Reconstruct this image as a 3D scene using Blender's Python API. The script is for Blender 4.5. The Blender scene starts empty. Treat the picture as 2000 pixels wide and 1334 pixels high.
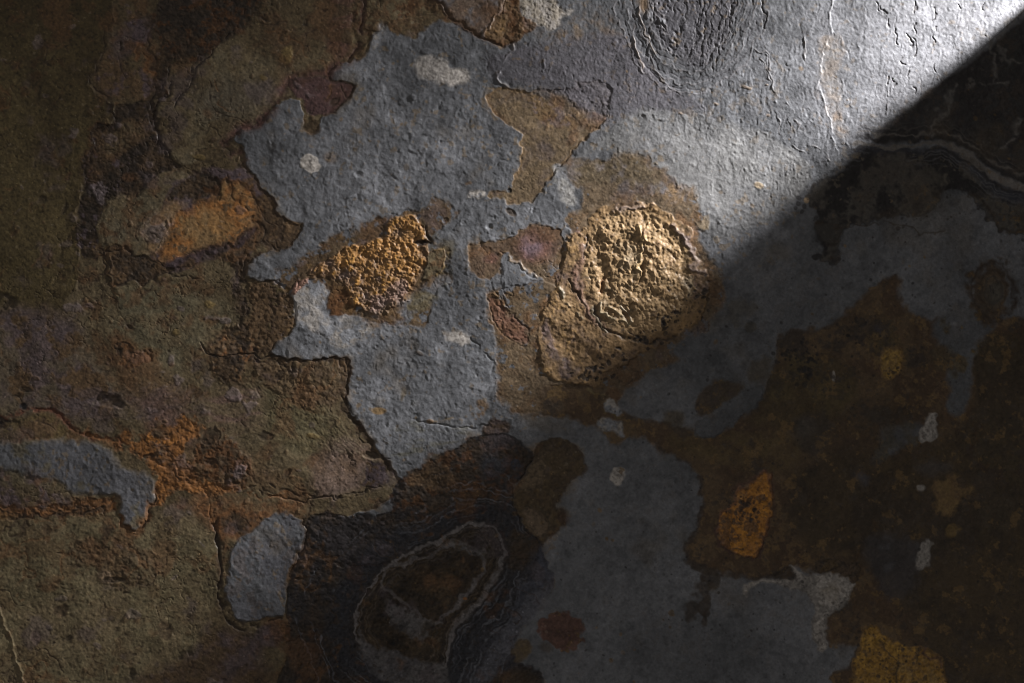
import bpy, math
import numpy as np

# ------------------------------------------------------------------ units
# the stone is laid out in "marks": 1 mark = 0.5 mm, origin at the middle of the framed area
S = 0.0005
def W3(x, y, h=0.0):
    return ((x - 1000.0) * S, -(y - 667.0) * S, h * S)

scene = bpy.context.scene
# ------------------------------------------------------------------ camera
cam_d = bpy.data.cameras.new("camera")
cam_d.lens = 85.0
cam_d.sensor_width = 36.0
cam_d.clip_start = 0.05
cam_d.clip_end = 50.0
cam = bpy.data.objects.new("camera", cam_d)
scene.collection.objects.link(cam)
cam.location = (0.0, 0.0, 85.0 / 36.0 * 2000 * S)
scene.camera = cam

# ------------------------------------------------------------------ world: weak ambient light, graded by direction
world = bpy.data.worlds.new("World")
scene.world = world
world.use_nodes = True
bg = world.node_tree.nodes["Background"]
bg.inputs[0].default_value = (1.0, 0.955, 0.92, 1)
bg.inputs[1].default_value = 1.0
_n = world.node_tree.nodes; _l = world.node_tree.links.new
_tc = _n.new("ShaderNodeTexCoord"); _dot = _n.new("ShaderNodeVectorMath"); _dot.operation = 'DOT_PRODUCT'
_dot.inputs[1].default_value = (-0.62, 0.70, 0.35)      # brighter upper-left side, added to bring out relief in the shaded area
_l(_tc.outputs["Generated"], _dot.inputs[0])
_mr = _n.new("ShaderNodeMapRange"); _mr.inputs[1].default_value = -1; _mr.inputs[2].default_value = 1
_mr.inputs[3].default_value = 0.005; _mr.inputs[4].default_value = 0.288
_l(_dot.outputs["Value"], _mr.inputs[0]); _l(_mr.outputs[0], bg.inputs[1])

# ------------------------------------------------------------------ the studio lamp low beyond the upper right corner
LAMP = (2790.0, -599.0, 455.0)
ld = bpy.data.lights.new("spot_lamp", 'SPOT')
ld.energy = 207.0
ld.color = (1.0, 0.985, 0.99)
ld.shadow_soft_size = 62 * S
ld.spot_size = math.radians(119)
ld.spot_blend = 1.0
lamp = bpy.data.objects.new("spot_lamp", ld)
scene.collection.objects.link(lamp)
lamp.location = W3(*LAMP)
from mathutils import Vector
AIM = (1655.0, 2019.0, 0.0)
lamp.rotation_euler = (Vector(W3(*AIM)) - Vector(W3(*LAMP))).to_track_quat('-Z', 'Y').to_euler()

scene.cycles.filter_width = 0.95
scene.view_settings.view_transform = 'Standard'
scene.view_settings.look = 'None'
scene.view_settings.exposure = 0.0
scene.view_settings.gamma = 1.0
scene.view_settings.use_curve_mapping = False

# ------------------------------------------------------------------ sampling grid over the stone
STEP = 1.3
core_x = np.arange(-70, 2070.01, STEP)
core_y = np.arange(-70, 1404.01, STEP)
def stretch(core, lo, hi):
    out_l, out_r = [], []
    v, d = core[0], STEP
    while v > lo:
        d = min(d * 1.06, 14); v -= d; out_l.append(v)
    v, d = core[-1], STEP
    while v < hi:
        d = min(d * 1.06, 14); v += d; out_r.append(v)
    return np.concatenate([out_l[::-1], core, out_r])
gx = stretch(core_x, -520, 2090 + 900)
gy = stretch(core_y, -820, 1334 + 420)
NX, NY = len(gx), len(gy)
f4 = np.float32
X = np.broadcast_to(gx.astype(f4), (NY, NX))
Y = np.broadcast_to(gy.astype(f4)[:, None], (NY, NX))
rng = np.random.default_rng(11)

def _wt(p, n):
    i = np.floor(p).astype(int); t = (p - i)
    w = np.stack([(1 - t) ** 3, 3 * t ** 3 - 6 * t ** 2 + 4, -3 * t ** 3 + 3 * t ** 2 + 3 * t + 1, t ** 3]) / 6
    return i, w
def bn(sx, sy=None, seed=0):
    """smooth lattice noise, about unit variance, cell sx by sy"""
    sy = sy or sx
    r = np.random.default_rng(1000 + seed)
    px = (gx - gx[0]) / sx + r.random(); py = (gy - gy[0]) / sy + r.random()
    ix, wx = _wt(px, 0); iy, wy = _wt(py, 0)
    L = r.standard_normal((iy.max() + 5, ix.max() + 5)).astype(f4)
    A = sum(L[iy + k] * wy[k][:, None].astype(f4) for k in range(4))
    B = sum(A[:, ix + k] * wx[k][None, :].astype(f4) for k in range(4))
    return (B * 2.1).astype(f4)
def fbm(s, n=4, g=0.55, seed=0, sy=None, lac=2.05):
    out = 0; a = 1.0; tot = 0
    for k in range(n):
        out = out + a * bn(s / lac ** k, (sy or s) / lac ** k, seed + 17 * k); tot += a * a; a *= g
    return out / math.sqrt(tot)
def gather(px, py, seed):
    """smooth noise at arbitrary coordinates (in cells)"""
    r = np.random.default_rng(5000 + seed)
    L = r.standard_normal((256, 256)).astype(f4)
    i = np.floor(px).astype(np.int32); j = np.floor(py).astype(np.int32)
    u = px - i; v = py - j
    u = u * u * (3 - 2 * u); v = v * v * (3 - 2 * v)
    i0 = i & 255; i1 = (i + 1) & 255; j0 = j & 255; j1 = (j + 1) & 255
    return ((L[j0, i0] * (1 - u) + L[j0, i1] * u) * (1 - v) + (L[j1, i0] * (1 - u) + L[j1, i1] * u) * v) * 1.5
def cells(px, py, seed, jit=0.9):
    """distance to nearest and second-nearest jittered point, and cell value"""
    r = np.random.default_rng(9000 + seed)
    JX = r.random((128, 128)).astype(f4); JY = r.random((128, 128)).astype(f4); V = r.random((128, 128)).astype(f4)
    i = np.floor(px).astype(np.int32); j = np.floor(py).astype(np.int32)
    d1 = np.full(px.shape, 9.0, f4); d2 = d1.copy(); val = np.zeros(px.shape, f4)
    for a in (-1, 0, 1):
        for b in (-1, 0, 1):
            ii = (i + a) & 127; jj = (j + b) & 127
            dx = i + a + 0.5 + jit * (JX[jj, ii] - 0.5) - px; dy = j + b + 0.5 + jit * (JY[jj, ii] - 0.5) - py
            d = np.sqrt(dx * dx + dy * dy)
            nearer = d < d1
            d2 = np.where(nearer, d1, np.minimum(d2, d)); val = np.where(nearer, V[jj, ii], val); d1 = np.where(nearer, d, d1)
    return d1, d2, val
def sst(a, b, x):
    t = np.clip((x - a) / (b - a), 0, 1)
    return t * t * (3 - 2 * t)

# ------------------------------------------------------------------ fields
WXa = 2.4 * bn(46, seed=1) + 1.9 * bn(19, seed=2)
WYa = 2.4 * bn(46, seed=3) + 1.9 * bn(19, seed=4)
WXb = 1.7 * bn(9, seed=5) + 0.9 * bn(4.5, seed=6)
WYb = 1.7 * bn(9, seed=7) + 0.9 * bn(4.5, seed=8)
N_big = fbm(150, 4, 0.6, 20)
N_mid = fbm(50, 4, 0.65, 30)
N_mid2 = fbm(34, 4, 0.7, 40)
N_fine = fbm(11, 3, 0.75, 50)
N_grain = fbm(3.6, 2, 0.9, 60)
N_grit = bn(2.7, seed=66)
N_str = fbm(60, 4, 0.65, 70, sy=14)
NS = dict(big=N_big, mid=N_mid, mid2=N_mid2, fine=N_fine, str=N_str, grain=N_grain)

COL = np.zeros((NY, NX, 3), f4)
H = np.zeros((NY, NX), f4)
NT = 8   # relief kinds: 0 slate peel 1 weathered brown 2 ochre lumps 3 orange granules 4 smooth 5 chipped dark 6 flaky slate 7 pale spot
TW = [np.zeros((NY, NX), f4) for _ in range(NT)]
TW[0][:] = 1
PART = np.zeros((NY, NX), np.int16)
PARTS = [("slate_face", None)]

def c3(*v): return np.array(v, f4)
GREY = c3(.150, .152, .160); GREY2 = c3(.112, .114, .120)
COL[:] = GREY
t = sst(-1.6, 1.8, N_mid + .5 * N_big)[..., None]
COL[:] = GREY2 * (1 - t) + GREY * t
COL *= (1 + 0.07 * N_fine[..., None])

OFF = {0: (0, 0), 1: (0, 0), 2: (650, 0), 3: (1300, 0), 4: (0, 433), 5: (650, 433), 6: (1300, 433), 7: (0, 867), 8: (650, 867), 9: (1300, 867)}
def P(k, s):
    """points of a traced outline; sheet k has its own origin and 2.857 units to the mark"""
    a = np.array([[float(q) for q in p.split(",")] for p in s.split()])
    return a if k == 0 else a / 2.857 + np.array(OFF[k])
def J(*a): return np.concatenate(a)
def chaikin(p, closed=True, n=1):
    for _ in range(n):
        q = np.roll(p, -1, 0) if closed else p[1:]
        b = p if closed else p[:-1]
        o = np.empty((len(b) * 2, 2)); o[0::2] = .75 * b + .25 * q; o[1::2] = .25 * b + .75 * q
        p = o if closed else np.concatenate([p[:1], o, p[-1:]])
    return p
def box(p, pad):
    x0 = max(np.searchsorted(gx, p[:, 0].min() - pad) - 1, 0); x1 = min(np.searchsorted(gx, p[:, 0].max() + pad) + 1, NX)
    y0 = max(np.searchsorted(gy, p[:, 1].min() - pad) - 1, 0); y1 = min(np.searchsorted(gy, p[:, 1].max() + pad) + 1, NY)
    return slice(y0, y1), slice(x0, x1)
def wxy(sl, wa, wb):
    return X[sl] + wa * WXa[sl] + wb * WXb[sl], Y[sl] + wa * WYa[sl] + wb * WYb[sl]
def sdf(p, sl, wa, wb, closed=True):
    x, y = wxy(sl, wa, wb)
    d = np.full(x.shape, 1e9, f4); ins = np.zeros(x.shape, bool)
    n = len(p)
    for i in range(n if closed else n - 1):
        ax, ay = p[i]; bx, by = p[(i + 1) % n]
        ex, ey = bx - ax, by - ay; L2 = ex * ex + ey * ey + 1e-9
        px = x - f4(ax); py = y - f4(ay)
        t = np.clip((px * f4(ex) + py * f4(ey)) / f4(L2), 0, 1)
        qx = px - t * f4(ex); qy = py - t * f4(ey)
        np.minimum(d, qx * qx + qy * qy, out=d)
        if closed and ay != by:
            c = (y >= min(ay, by)) & (y < max(ay, by))
            ins ^= c & (x < f4(ax) + (y - f4(ay)) * f4(ex / ey))
    d = np.sqrt(d)
    return np.where(ins, d, -d) if closed else d
def paint(p, cols, soft=2.5, wa=1.0, wb=1.0, dh=0.0, hs=2.0, tex=None, ns='mid', shift=0.0, alpha=1.0, rim=None, brk=0.7, part=None, plabel=None, sm=1, dome=0.0):
    """one patch of the stone's face: its mineral colours, its step in height, its kind of relief"""
    pad = 30 + soft * 2 + (rim[1] * 3 if rim else 0)
    sl = box(p, pad)
    d = sdf(chaikin(p, True, sm), sl, wa, wb)
    if brk: d = d + brk * (N_mid2[sl] + .6 * N_fine[sl])
    m = sst(-soft, soft, d) * alpha
    n = NS[ns][sl]
    cols = [np.asarray(c, f4) for c in (cols if isinstance(cols, list) else [cols])]
    c = np.broadcast_to(cols[0], n.shape + (3,))
    if len(cols) > 1:
        k = sst(-.9, .9, n + shift)[..., None]; c = cols[0] * (1 - k) + cols[1] * k
    if len(cols) > 2:
        k = sst(.3, 1.6, N_mid2[sl] - .4 * n)[..., None]; c = c * (1 - k) + cols[2] * k
    if len(cols) > 3:
        k = sst(.6, 1.7, N_fine[sl] + .5 * N_big[sl])[..., None]; c = c * (1 - k) + cols[3] * k
    COL[sl] = COL[sl] * (1 - m[..., None]) + c * m[..., None]
    if rim is None and soft <= 6 and alpha >= .95:
        rim = (cols[0] * .42, 1.7, .5)
    if rim:
        rc, rw, ra = rim
        r = np.exp(-((d - rw * .6) / rw) ** 2) * ra * sst(-1.2, .6, N_mid2[sl] + .4)
        COL[sl] = COL[sl] * (1 - r[..., None]) + np.asarray(rc, f4) * r[..., None]
    if dh < 0 and soft < 7:   # rusty water stain bleeding out over the higher lamina
        o_ = (np.exp(-(np.maximum(-d, 0) / (7 + 3 * np.clip(N_mid[sl], -1, 2))) ** 2) * (d < 0) * .5 * sst(-.5, .9, N_mid2[sl] + .3 * N_fine[sl]))[..., None]
        COL[sl] = COL[sl] * (1 - o_) + np.minimum(COL[sl] * c3(1.05, .82, .58), c3(.15, .11, .07)) * o_
    if dh: H[sl] += dh * sst(-hs, hs, d)
    if dome: H[sl] += dome * sst(0, 60, d)
    if tex is not None:
        mt = sst(-3, 3, d) * (alpha if alpha < 1 else 1)
        for i in range(NT):
            TW[i][sl] *= (1 - mt)
        TW[tex][sl] += mt
    if part:
        PARTS.append((part, plabel)); PART[sl][d > 0] = len(PARTS) - 1
    return sl, d
def line(p, w=1.6, dh=-1.5, col=None, a=.8, wa=.6, wb=1.0, brk=.5, cw=None):
    """crack (dh < 0) or thin raised seam (dh > 0)"""
    sl = box(p, 20 + 4 * w)
    d = sdf(p, sl, wa, wb, False)
    g = sst(-1.1 - 1.5 * (1 - brk), .1 - 1.2 * (1 - brk), N_mid2[sl] + .5 * N_fine[sl])
    H[sl] += dh * np.exp(-(d / w) ** 2) * g
    if col is not None:
        m = (a * np.exp(-(d / (cw or w * 1.15)) ** 2) * g)[..., None]
        COL[sl] = COL[sl] * (1 - m) + np.asarray(col, f4) * m
def ledge(p, side, dh, w=2.0, fall=40, wa=.6, wb=1.0, lip=0.0):
    """a broken edge of a lamina: step up by dh on one side (side=+1 left of travel), fading out away from it"""
    sl = box(p, fall + 30)
    x, y = wxy(sl, wa, wb)
    best = np.full(x.shape, 1e9, f4); sg = np.zeros(x.shape, f4)
    for i in range(len(p) - 1):
        ax, ay = p[i]; bx, by = p[i + 1]; ex, ey = bx - ax, by - ay; L2 = ex * ex + ey * ey + 1e-9
        px = x - f4(ax); py = y - f4(ay); t = np.clip((px * f4(ex) + py * f4(ey)) / f4(L2), 0, 1)
        qx = px - t * f4(ex); qy = py - t * f4(ey); q = qx * qx + qy * qy
        c = q < best; best = np.where(c, q, best); sg = np.where(c, np.sign(f4(ex) * py - f4(ey) * px), sg)
    d = np.sqrt(best) * sg * -side
    up = sst(-w, w, d)
    H[sl] += dh * up * np.exp(-np.maximum(d, 0) / fall) + lip * np.exp(-(d / 3) ** 2)
def spot(x, y, rx, ry, col, rot=0, a=1.0, dh=0.0, soft=.25, tex=None, rough=.25, ring=None, part=None, plabel=None):
    R = max(rx, ry) * 1.8 + 12
    sl = box(np.array([[x, y]]), R)
    dx = X[sl] - x; dy = Y[sl] - y
    c, s_ = math.cos(rot), math.sin(rot)
    u = (dx * c + dy * s_) / rx; v = (-dx * s_ + dy * c) / ry
    r = np.sqrt(u * u + v * v) + rough * (WXb[sl] * .12 + .07 * WXa[sl] + .06 * WYa[sl])
    m = sst(1 + soft, 1 - soft, r) * a
    if col is not None:
        COL[sl] = COL[sl] * (1 - m[..., None]) + np.asarray(col, f4) * (1 + .12 * N_fine[sl])[..., None] * m[..., None]
    if dh: H[sl] += dh * sst(1.25, .5, r)
    if ring: H[sl] += ring * np.exp(-((r - 1) / .3) ** 2)
    if tex is not None:
        for i in range(NT): TW[i][sl] *= (1 - m)
        TW[tex][sl] += m
    if part:
        PARTS.append((part, plabel)); PART[sl][r < 1] = len(PARTS) - 1

# mineral colours (base colours of the stone itself)
OLIVE = c3(.120, .098, .068); OLIVE2 = c3(.088, .068, .044); BRN = c3(.108, .071, .042); BRN2 = c3(.060, .042, .028)
DK = c3(.036, .028, .022); BLK = c3(.019, .017, .017); PURP = c3(.105, .085, .088); RUST = c3(.24, .105, .032); RUST2 = c3(.150, .070, .028)
RED = c3(.105, .046, .032); OCH = c3(.40, .25, .105); OCH2 = c3(.27, .155, .060); PALE = c3(.42, .39, .36); TAN = c3(.155, .105, .060)

# ================================================================== 1. LEFT: weathered layer below the grey lamina
gl = J(P(2, "630,-300 600,-20 620,60 680,130"), P(2, "560,10 500,-10"))   # (unused helper outline kept short)
left_edge = J(P(0, "867,21 800,36 763,34"), P(1, "1970,330 1890,350 1830,420 1850,445 1900,450 1985,470 1975,520 1930,565 1900,600 1840,640 1790,660 1800,700 1780,740 1740,757 1700,735 1685,700 1690,660 1680,600 1660,560 1610,565 1540,600 1450,690 1380,720 1300,760 1340,800 1365,840 1370,910 1430,980 1450,1040 1520,1090 1540,1170 1600,1230 1650,1265 1690,1255 1702,1280"),
              P(4, "1690,50 1650,80 1620,130 1560,160 1500,170 1420,190 1390,250 1380,310 1420,330 1500,330 1540,340 1600,370 1640,420 1660,500 1660,570 1620,630 1530,680 1510,740 1560,755 1700,770 1840,765 1955,765 1955,800 1940,920 1945,1050"),
              P(5, "90,1065 140,1110 180,1180 240,1250 290,1334"), P(8, "300,110 350,170 390,190"), P(0, "790,960 700,1010 600,1012 590,1090 560,1165 566,1230 575,1290 560,1800 -700,1800 -700,-900 867,-900"))
paint(left_edge, [OLIVE2, OLIVE, BRN], soft=2, wa=.25, wb=.9, dh=-2.6, hs=1.8, tex=1, ns='big', rim=(c3(.032, .021, .015), 4.5, .85), part="weathered_layer", plabel="brown and olive weathered layer lower than the grey slate", sm=1)

# far-left olive lamina, standing proud, with a ragged right edge
aed = P(1, "630,-200 632,60 634,170 610,240 560,310 520,390 500,430 490,480 540,540 630,580 645,640 600,705 520,720 525,800 545,830 500,880 465,910 470,980 492,992 460,1030 440,1090 452,1140 410,1195 430,1240 445,1334 440,1450")
ed_poly = J(aed, P(0, "152,560 90,640 -700,640 -700,-900 215,-900"))
paint(ed_poly, [OLIVE2 * c3(.70, .66, .50), OLIVE * c3(.74, .70, .54), BRN * c3(.78, .72, .55)], soft=2, wa=.2, wb=.8, ns='big', tex=1, shift=-.2)
ledge(aed, -1, 1.7, w=1.3, fall=60, wa=.2, wb=.8, lip=.9)
# brown/violet middle field and its dark chipped surroundings
paint(P(1, "640,-60 860,-60 880,120 860,180 780,270 780,380 860,430 860,560 650,560 560,520 520,430 560,330 630,240"), [BRN, OLIVE2, PURP * .9], soft=9, ns='mid', tex=1, alpha=.9)
paint(P(1, "700,120 850,90 870,150 790,250 720,330 640,330 620,250"), [PURP * .85], soft=14, alpha=.7)
paint(P(1, "780,270 860,230 900,300 890,380 800,390"), [RUST2 * .8, BRN], soft=9, alpha=.8, ns='fine')
paint(P(1, "880,-60 1500,-60 1600,60 1480,140 1300,230 1230,260 1150,330 1000,330 920,360 940,420 930,540 860,560 880,400 900,250 860,150"), [DK * .85, BRN2 * .8, BRN * .8, RUST2 * .45], soft=8, ns='mid2', tex=5, brk=3)
paint(P(1, "650,570 860,560 890,600 870,700 900,790 960,880 1000,930 900,960 850,1010 800,1090 720,1110 610,1120 580,1200 540,1280 560,1450 450,1450 420,1200 450,1140 470,1000 470,910 540,830 520,720 600,700 645,640"), [DK * .8, BRN2 * .8, BRN * .85, PURP * .6], soft=5, ns='mid2', tex=5, brk=2.5, dh=-1.5, hs=3)
paint(P(1, "620,720 760,640 850,720 800,800 700,850 610,860"), [BRN * .9, OLIVE2 * 1.1], soft=8, ns='mid2', alpha=.85, brk=3)
paint(P(1, "760,850 850,840 900,900 800,950 740,930"), [BRN, BRN2], soft=8, ns='mid2', alpha=.8, brk=3)
spot(253, 346, 16, 9, RUST2 * .8, a=.6, soft=.5)
# smooth olive tongue
paint(P(1, "870,590 980,600 1030,510 1080,430 1140,340 1210,260 1300,290 1500,250 1600,270 1660,350 1590,440 1560,560 1420,640 1280,690 1250,760 1180,840 1080,850 1090,930 1040,930 980,880 920,820 870,700"), [OLIVE * 1.12, c3(.125, .108, .080), OLIVE2 * 1.15], soft=4, ns='mid', tex=1, shift=.2, dh=1.2, hs=2)
paint(P(1, "1290,300 1500,-50 1700,-50 1850,60 1900,240 1700,300 1600,420 1450,330"), [OLIVE2, BRN * .8, BRN2], soft=16, ns='mid2', alpha=.85)
paint(P(1, "1180,460 1400,430 1560,460 1480,620 1300,680 1130,640 1060,560"), [c3(.10, .089, .075)], soft=22, alpha=.6)
line(P(1, "1370,60 1330,150 1230,250 1150,330 1080,430 1070,480 1010,540 985,600"), 2.2, -3.5, DK, .85)
line(P(1, "930,370 935,420 960,450 950,520 890,560 870,640 860,700 890,780 950,850 1010,920"), 2.6, -3, DK, .85)
line(P(1, "860,470 870,520 850,600 820,650 790,690"), 2.2, -2, DK, .7)
line(P(1, "900,60 930,85 980,100 1020,95 1040,70"), 1.8, -2, DK, .7)
line(P(1, "830,650 850,720 900,800 920,860"), 2.2, -2, DK, .6)
# dark seam under the olive lobe that holds the orange field
paint(P(1, "590,1120 720,1105 800,1095 850,1010 950,930 1030,940 1060,990 1060,1040 990,1080 940,1090 900,1160 800,1230 780,1334 770,1450 560,1450 530,1290 570,1200"), [OLIVE, c3(.115, .10, .075), BRN], soft=3, ns='mid', tex=1, dh=1.5)
# purple-brown ground around the orange field
paint(J(P(1, "950,1060 1080,970 1250,930 1380,930 1440,1030 1520,1100 1540,1170 1640,1270"), P(4, "1640,60 1560,90 1450,100 1400,190 1370,320 1300,420 1290,300 1310,190 1180,200 1000,290 900,310 840,200 780,60"), P(1, "880,1200 950,1130")), [PURP * .85, BRN, BRN2 * 1.1], soft=6, ns='mid2', tex=1, brk=2)
rim_w = P(1, "1955,-30 1965,100 1985,240 1975,310 1890,350 1830,420 1700,420 1620,440 1580,520 1540,600 1450,680 1380,710 1300,740 1260,790 1300,850 1350,900")
sl = box(rim_w, 60); d = sdf(rim_w, sl, .8, 1, False)
m = (np.exp(-(d / 11) ** 2) * .85 * sst(-1.6, .2, N_mid2[sl]))[..., None]; COL[sl] = COL[sl] * (1 - m) + (c3(.078, .045, .040) * (1 + .25 * N_fine[sl])[..., None]) * m
H[sl] -= 2.0 * np.exp(-(d / 8) ** 2)
paint(P(1, "1620,440 1760,430 1850,450 1900,455 1980,480 1960,530 1900,590 1830,640 1720,650 1690,560 1640,540 1600,480"), [c3(.085, .058, .056), c3(.068, .042, .036)], soft=4, ns='mid2', tex=1, wa=.3)
spot(611, 250, 17, 14, BRN2 * 1.1, a=.8, ring=.8, soft=.15)
# orange rusty field
orange = J(P(1, "1100,1160 1200,1090 1240,1010 1300,1005 1400,1040 1450,1140 1430,1250 1410,1334"), P(4, "1400,60 1310,130 1150,150 1050,170 950,220 870,205 880,150 920,60"), P(1, "960,1240 1030,1170"))
paint(orange, [c3(.34, .150, .045), c3(.26, .145, .060), c3(.33, .20, .10), BRN * 1.2], soft=6, ns='mid2', tex=1, brk=2, dh=-1, rim=(c3(.05, .03, .02), 5, .6), part="rust_patch", plabel="bright orange rust patch in the brown layer")
paint(P(1, "1100,1180 1250,1170 1330,1260 1250,1334 1100,1380 1000,1300 1020,1220"), [c3(.33, .20, .085), c3(.22, .15, .08)], soft=10, alpha=.7, ns='mid2', brk=3)
paint(J(P(1, "780,1290 850,1210 960,1140 1050,1140 1020,1200 960,1240 920,1334"), P(4, "880,150 860,190 820,185 790,100")), [c3(.235, .155, .085), c3(.22, .185, .155)], soft=9, ns='mid2', alpha=.85, tex=1, dh=1.0)
paint(P(1, "950,1080 1100,960 1190,970 1230,1050 1210,1090 1080,1130 980,1130"), [DK, BRN2, RUST2 * .5], soft=5, ns='fine', brk=2, tex=5, dh=-3, hs=4)
line(P(4, "1420,40 1330,130 1180,160 1060,190 960,240 900,270"), 6, -1.5, c3(.05, .038, .040), .9, cw=9)
line(P(4, "860,190 880,140 920,60 940,20"), 1.3, 1.3, None)
# knob beyond the orange field
paint(P(4, "1470,60 1560,-30 1640,10 1700,40 1640,80 1620,130 1560,158 1500,150 1470,100"), [BRN2 * 1.15, BRN], soft=4, ns='fine', tex=1)
line(P(4, "1480,40 1470,90 1490,130 1540,155"), 1.8, -1.2, DK, .6)
# dark broken hollow left of it
paint(P(4, "600,160 640,150 730,155 770,190 840,205 880,260 1000,250 980,290 900,310 830,345 740,360 660,360 640,300 620,240"), [DK * 1.2, BRN2, BRN], soft=4, ns='fine', brk=2, tex=5, dh=-2.5, hs=3)
ledge(P(4, "610,160 625,230 600,290 640,340 645,375"), 1, 3, 1.3, 30)
line(P(4, "630,200 640,250 620,290"), 1.4, 1.6)
line(P(4, "660,365 740,362 830,345 930,300 1100,320"), 1.8, -2, DK, .7)
line(P(4, "600,165 700,160 760,190 800,205"), 2, -2.5, DK, .8)
# vertical dark strip below the knob
paint(P(4, "1300,170 1390,180 1385,300 1360,380 1400,450 1360,540 1290,440 1300,330"), [BRN2, DK * 1.3], soft=7, ns='fine', brk=3, tex=5)
line(P(4, "1385,190 1370,260 1365,330 1360,420"), 2.2, -2.2, DK, .8)
paint(P(4, "1380,320 1600,370 1655,480 1655,590 1560,660 1500,730 1350,740 1300,600 1420,500 1370,420"), [BRN * .9, BRN2, c3(.09, .075, .03)], soft=8, ns='mid2', tex=5, wa=.3)
paint(P(4, "1140,680 1300,560 1400,540 1440,640 1420,740 1340,800 1340,900 1200,910 1190,800 1180,760"), [BRN2 * 1.1, BRN, DK, RUST2], soft=7, ns='fine', tex=5, brk=3)
line(P(4, "1120,680 1150,740 1220,745 1360,740 1500,745 1700,775 1850,768"), 1.7, -2.5, DK, .85)
# broad olive and violet fields
paint(P(4, "640,400 900,330 1290,420 1360,540 1140,690 1100,800 950,860 700,640 560,560"), [OLIVE * 1.05, c3(.12, .108, .08), BRN], soft=16, ns='mid', alpha=.85)
paint(P(4, "-300,500 250,490 420,560 480,700 640,820 700,950 650,1080 450,1120 300,1060 0,1070 -300,1060"), [PURP * .92, c3(.105, .088, .070), BRN], soft=26, ns='mid', alpha=.8)
paint(P(4, "640,830 900,850 1020,930 1000,1060 1100,1180 1400,1330 1700,1450 1500,1500 900,1400 1000,1250 800,1120"), [c3(.125, .088, .078), BRN * 1.1], soft=24, ns='mid', alpha=.8)
paint(P(4, "1030,1050 1350,900 1450,920 1500,1060 1350,1180 1200,1200 1060,1110"), [c3(.135, .095, .085), c3(.115, .09, .065)], soft=16, ns='str', alpha=.7)
paint(P(4, "1450,920 1600,940 1850,1050 1900,1200 1800,1334 1500,1200"), [c3(.125, .112, .078), c3(.10, .085, .055)], soft=16, ns='str', alpha=.8)
paint(P(4, "1380,770 1930,790 1930,1020 1700,1040 1600,950 1460,900"), [BRN * 1.05, BRN2 * 1.3, c3(.12, .09, .06)], soft=9, ns='str', alpha=.85, tex=5)
paint(J(P(8, "-120,40 60,-60 180,-20 250,60 250,110 190,130 180,220 160,260 20,300 -150,290"), ), [c3(.165, .13, .115), c3(.125, .09, .07)], soft=12, ns='mid', alpha=.85)
paint(P(8, "200,90 250,90 300,150 320,190 250,240 170,250 190,170"), [PURP * .6, BRN2], soft=4, ns='fine')
for sx, sy, rx, ry in ((93, 697, 0, 0),):
    pass
# pitted brown spots
paint(P(4, "640,690 700,670 760,720 850,730 840,800 760,830 680,790 650,740"), [DK, RUST2 * .9, BRN2], soft=3, ns='fine', brk=2.5, tex=5, dh=-2)
spot(272, 697, 22, 11, c3(.30, .19, .15), a=.45, dh=1.5, rough=.6)
# red-brown vein and yellowish band on the left
line(P(4, "-40,1110 100,1085 190,1062 290,1066 380,1110 450,1170 520,1220"), 4.5, -1.0, c3(.11, .040, .022), .9, wa=1.0, brk=.2, cw=5)
paint(P(4, "-60,1100 100,1090 110,1130 40,1140 -60,1145"), [BLK, DK], soft=3, ns='fine', brk=2, dh=-3, hs=3, tex=5)
paint(P(4, "40,1130 200,1080 300,1090 420,1170 480,1240 300,1230 100,1220 -40,1250 -60,1160"), [c3(.105, .075, .034), BRN], soft=10, ns='mid2', alpha=.85)
spot(45, 794, 8, 7, BLK * 1.4, dh=-3); spot(171, 848, 10, 8, BLK, dh=-4, rough=.8)
# rust streaks
paint(J(P(4, "600,1230 700,1180 830,1190 900,1150 980,1160 1010,1090 1080,1100 1120,1160 1130,1200 1060,1260 980,1310"), P(7, "980,60 1060,110 1100,190 1200,210 1320,230 1360,260 1240,300 1200,420 1130,400 1080,300 1000,260 950,290 900,350 860,320 870,220 840,130 740,60")),
      [RUST * .95, RUST * .62, BRN2 * 1.2, c3(.27, .115, .03)], soft=7, ns='mid2', brk=6, tex=5, dh=-1, shift=.2)
paint(P(7, "1080,-60 1250,-40 1400,100 1420,220 1300,260 1150,200 1060,120"), [BRN2 * 1.2, RUST2 * .7, BRN], soft=9, ns='fine', brk=3, tex=5)
paint(P(7, "1000,290 1180,260 1300,300 1680,350 1690,400 1490,390 1390,480 1310,540 1260,600 1220,470 1120,470 1060,380 960,350"), [BRN * 1.2, RUST2 * 1.1, BRN2], soft=9, ns='mid2', brk=3, tex=1)
paint(P(7, "-60,370 150,370 350,330 500,300 620,300 680,340 685,400 560,400 400,400 200,400 -60,420"), [RUST * .8, BRN2, c3(.24, .115, .035)], soft=5, ns='mid2', brk=3, dh=-1.6, tex=5)
paint(P(7, "-60,220 200,240 400,300 300,350 100,370 -60,380"), [BRN, PURP * .85, OLIVE2], soft=10, ns='mid2', alpha=.85)
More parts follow.
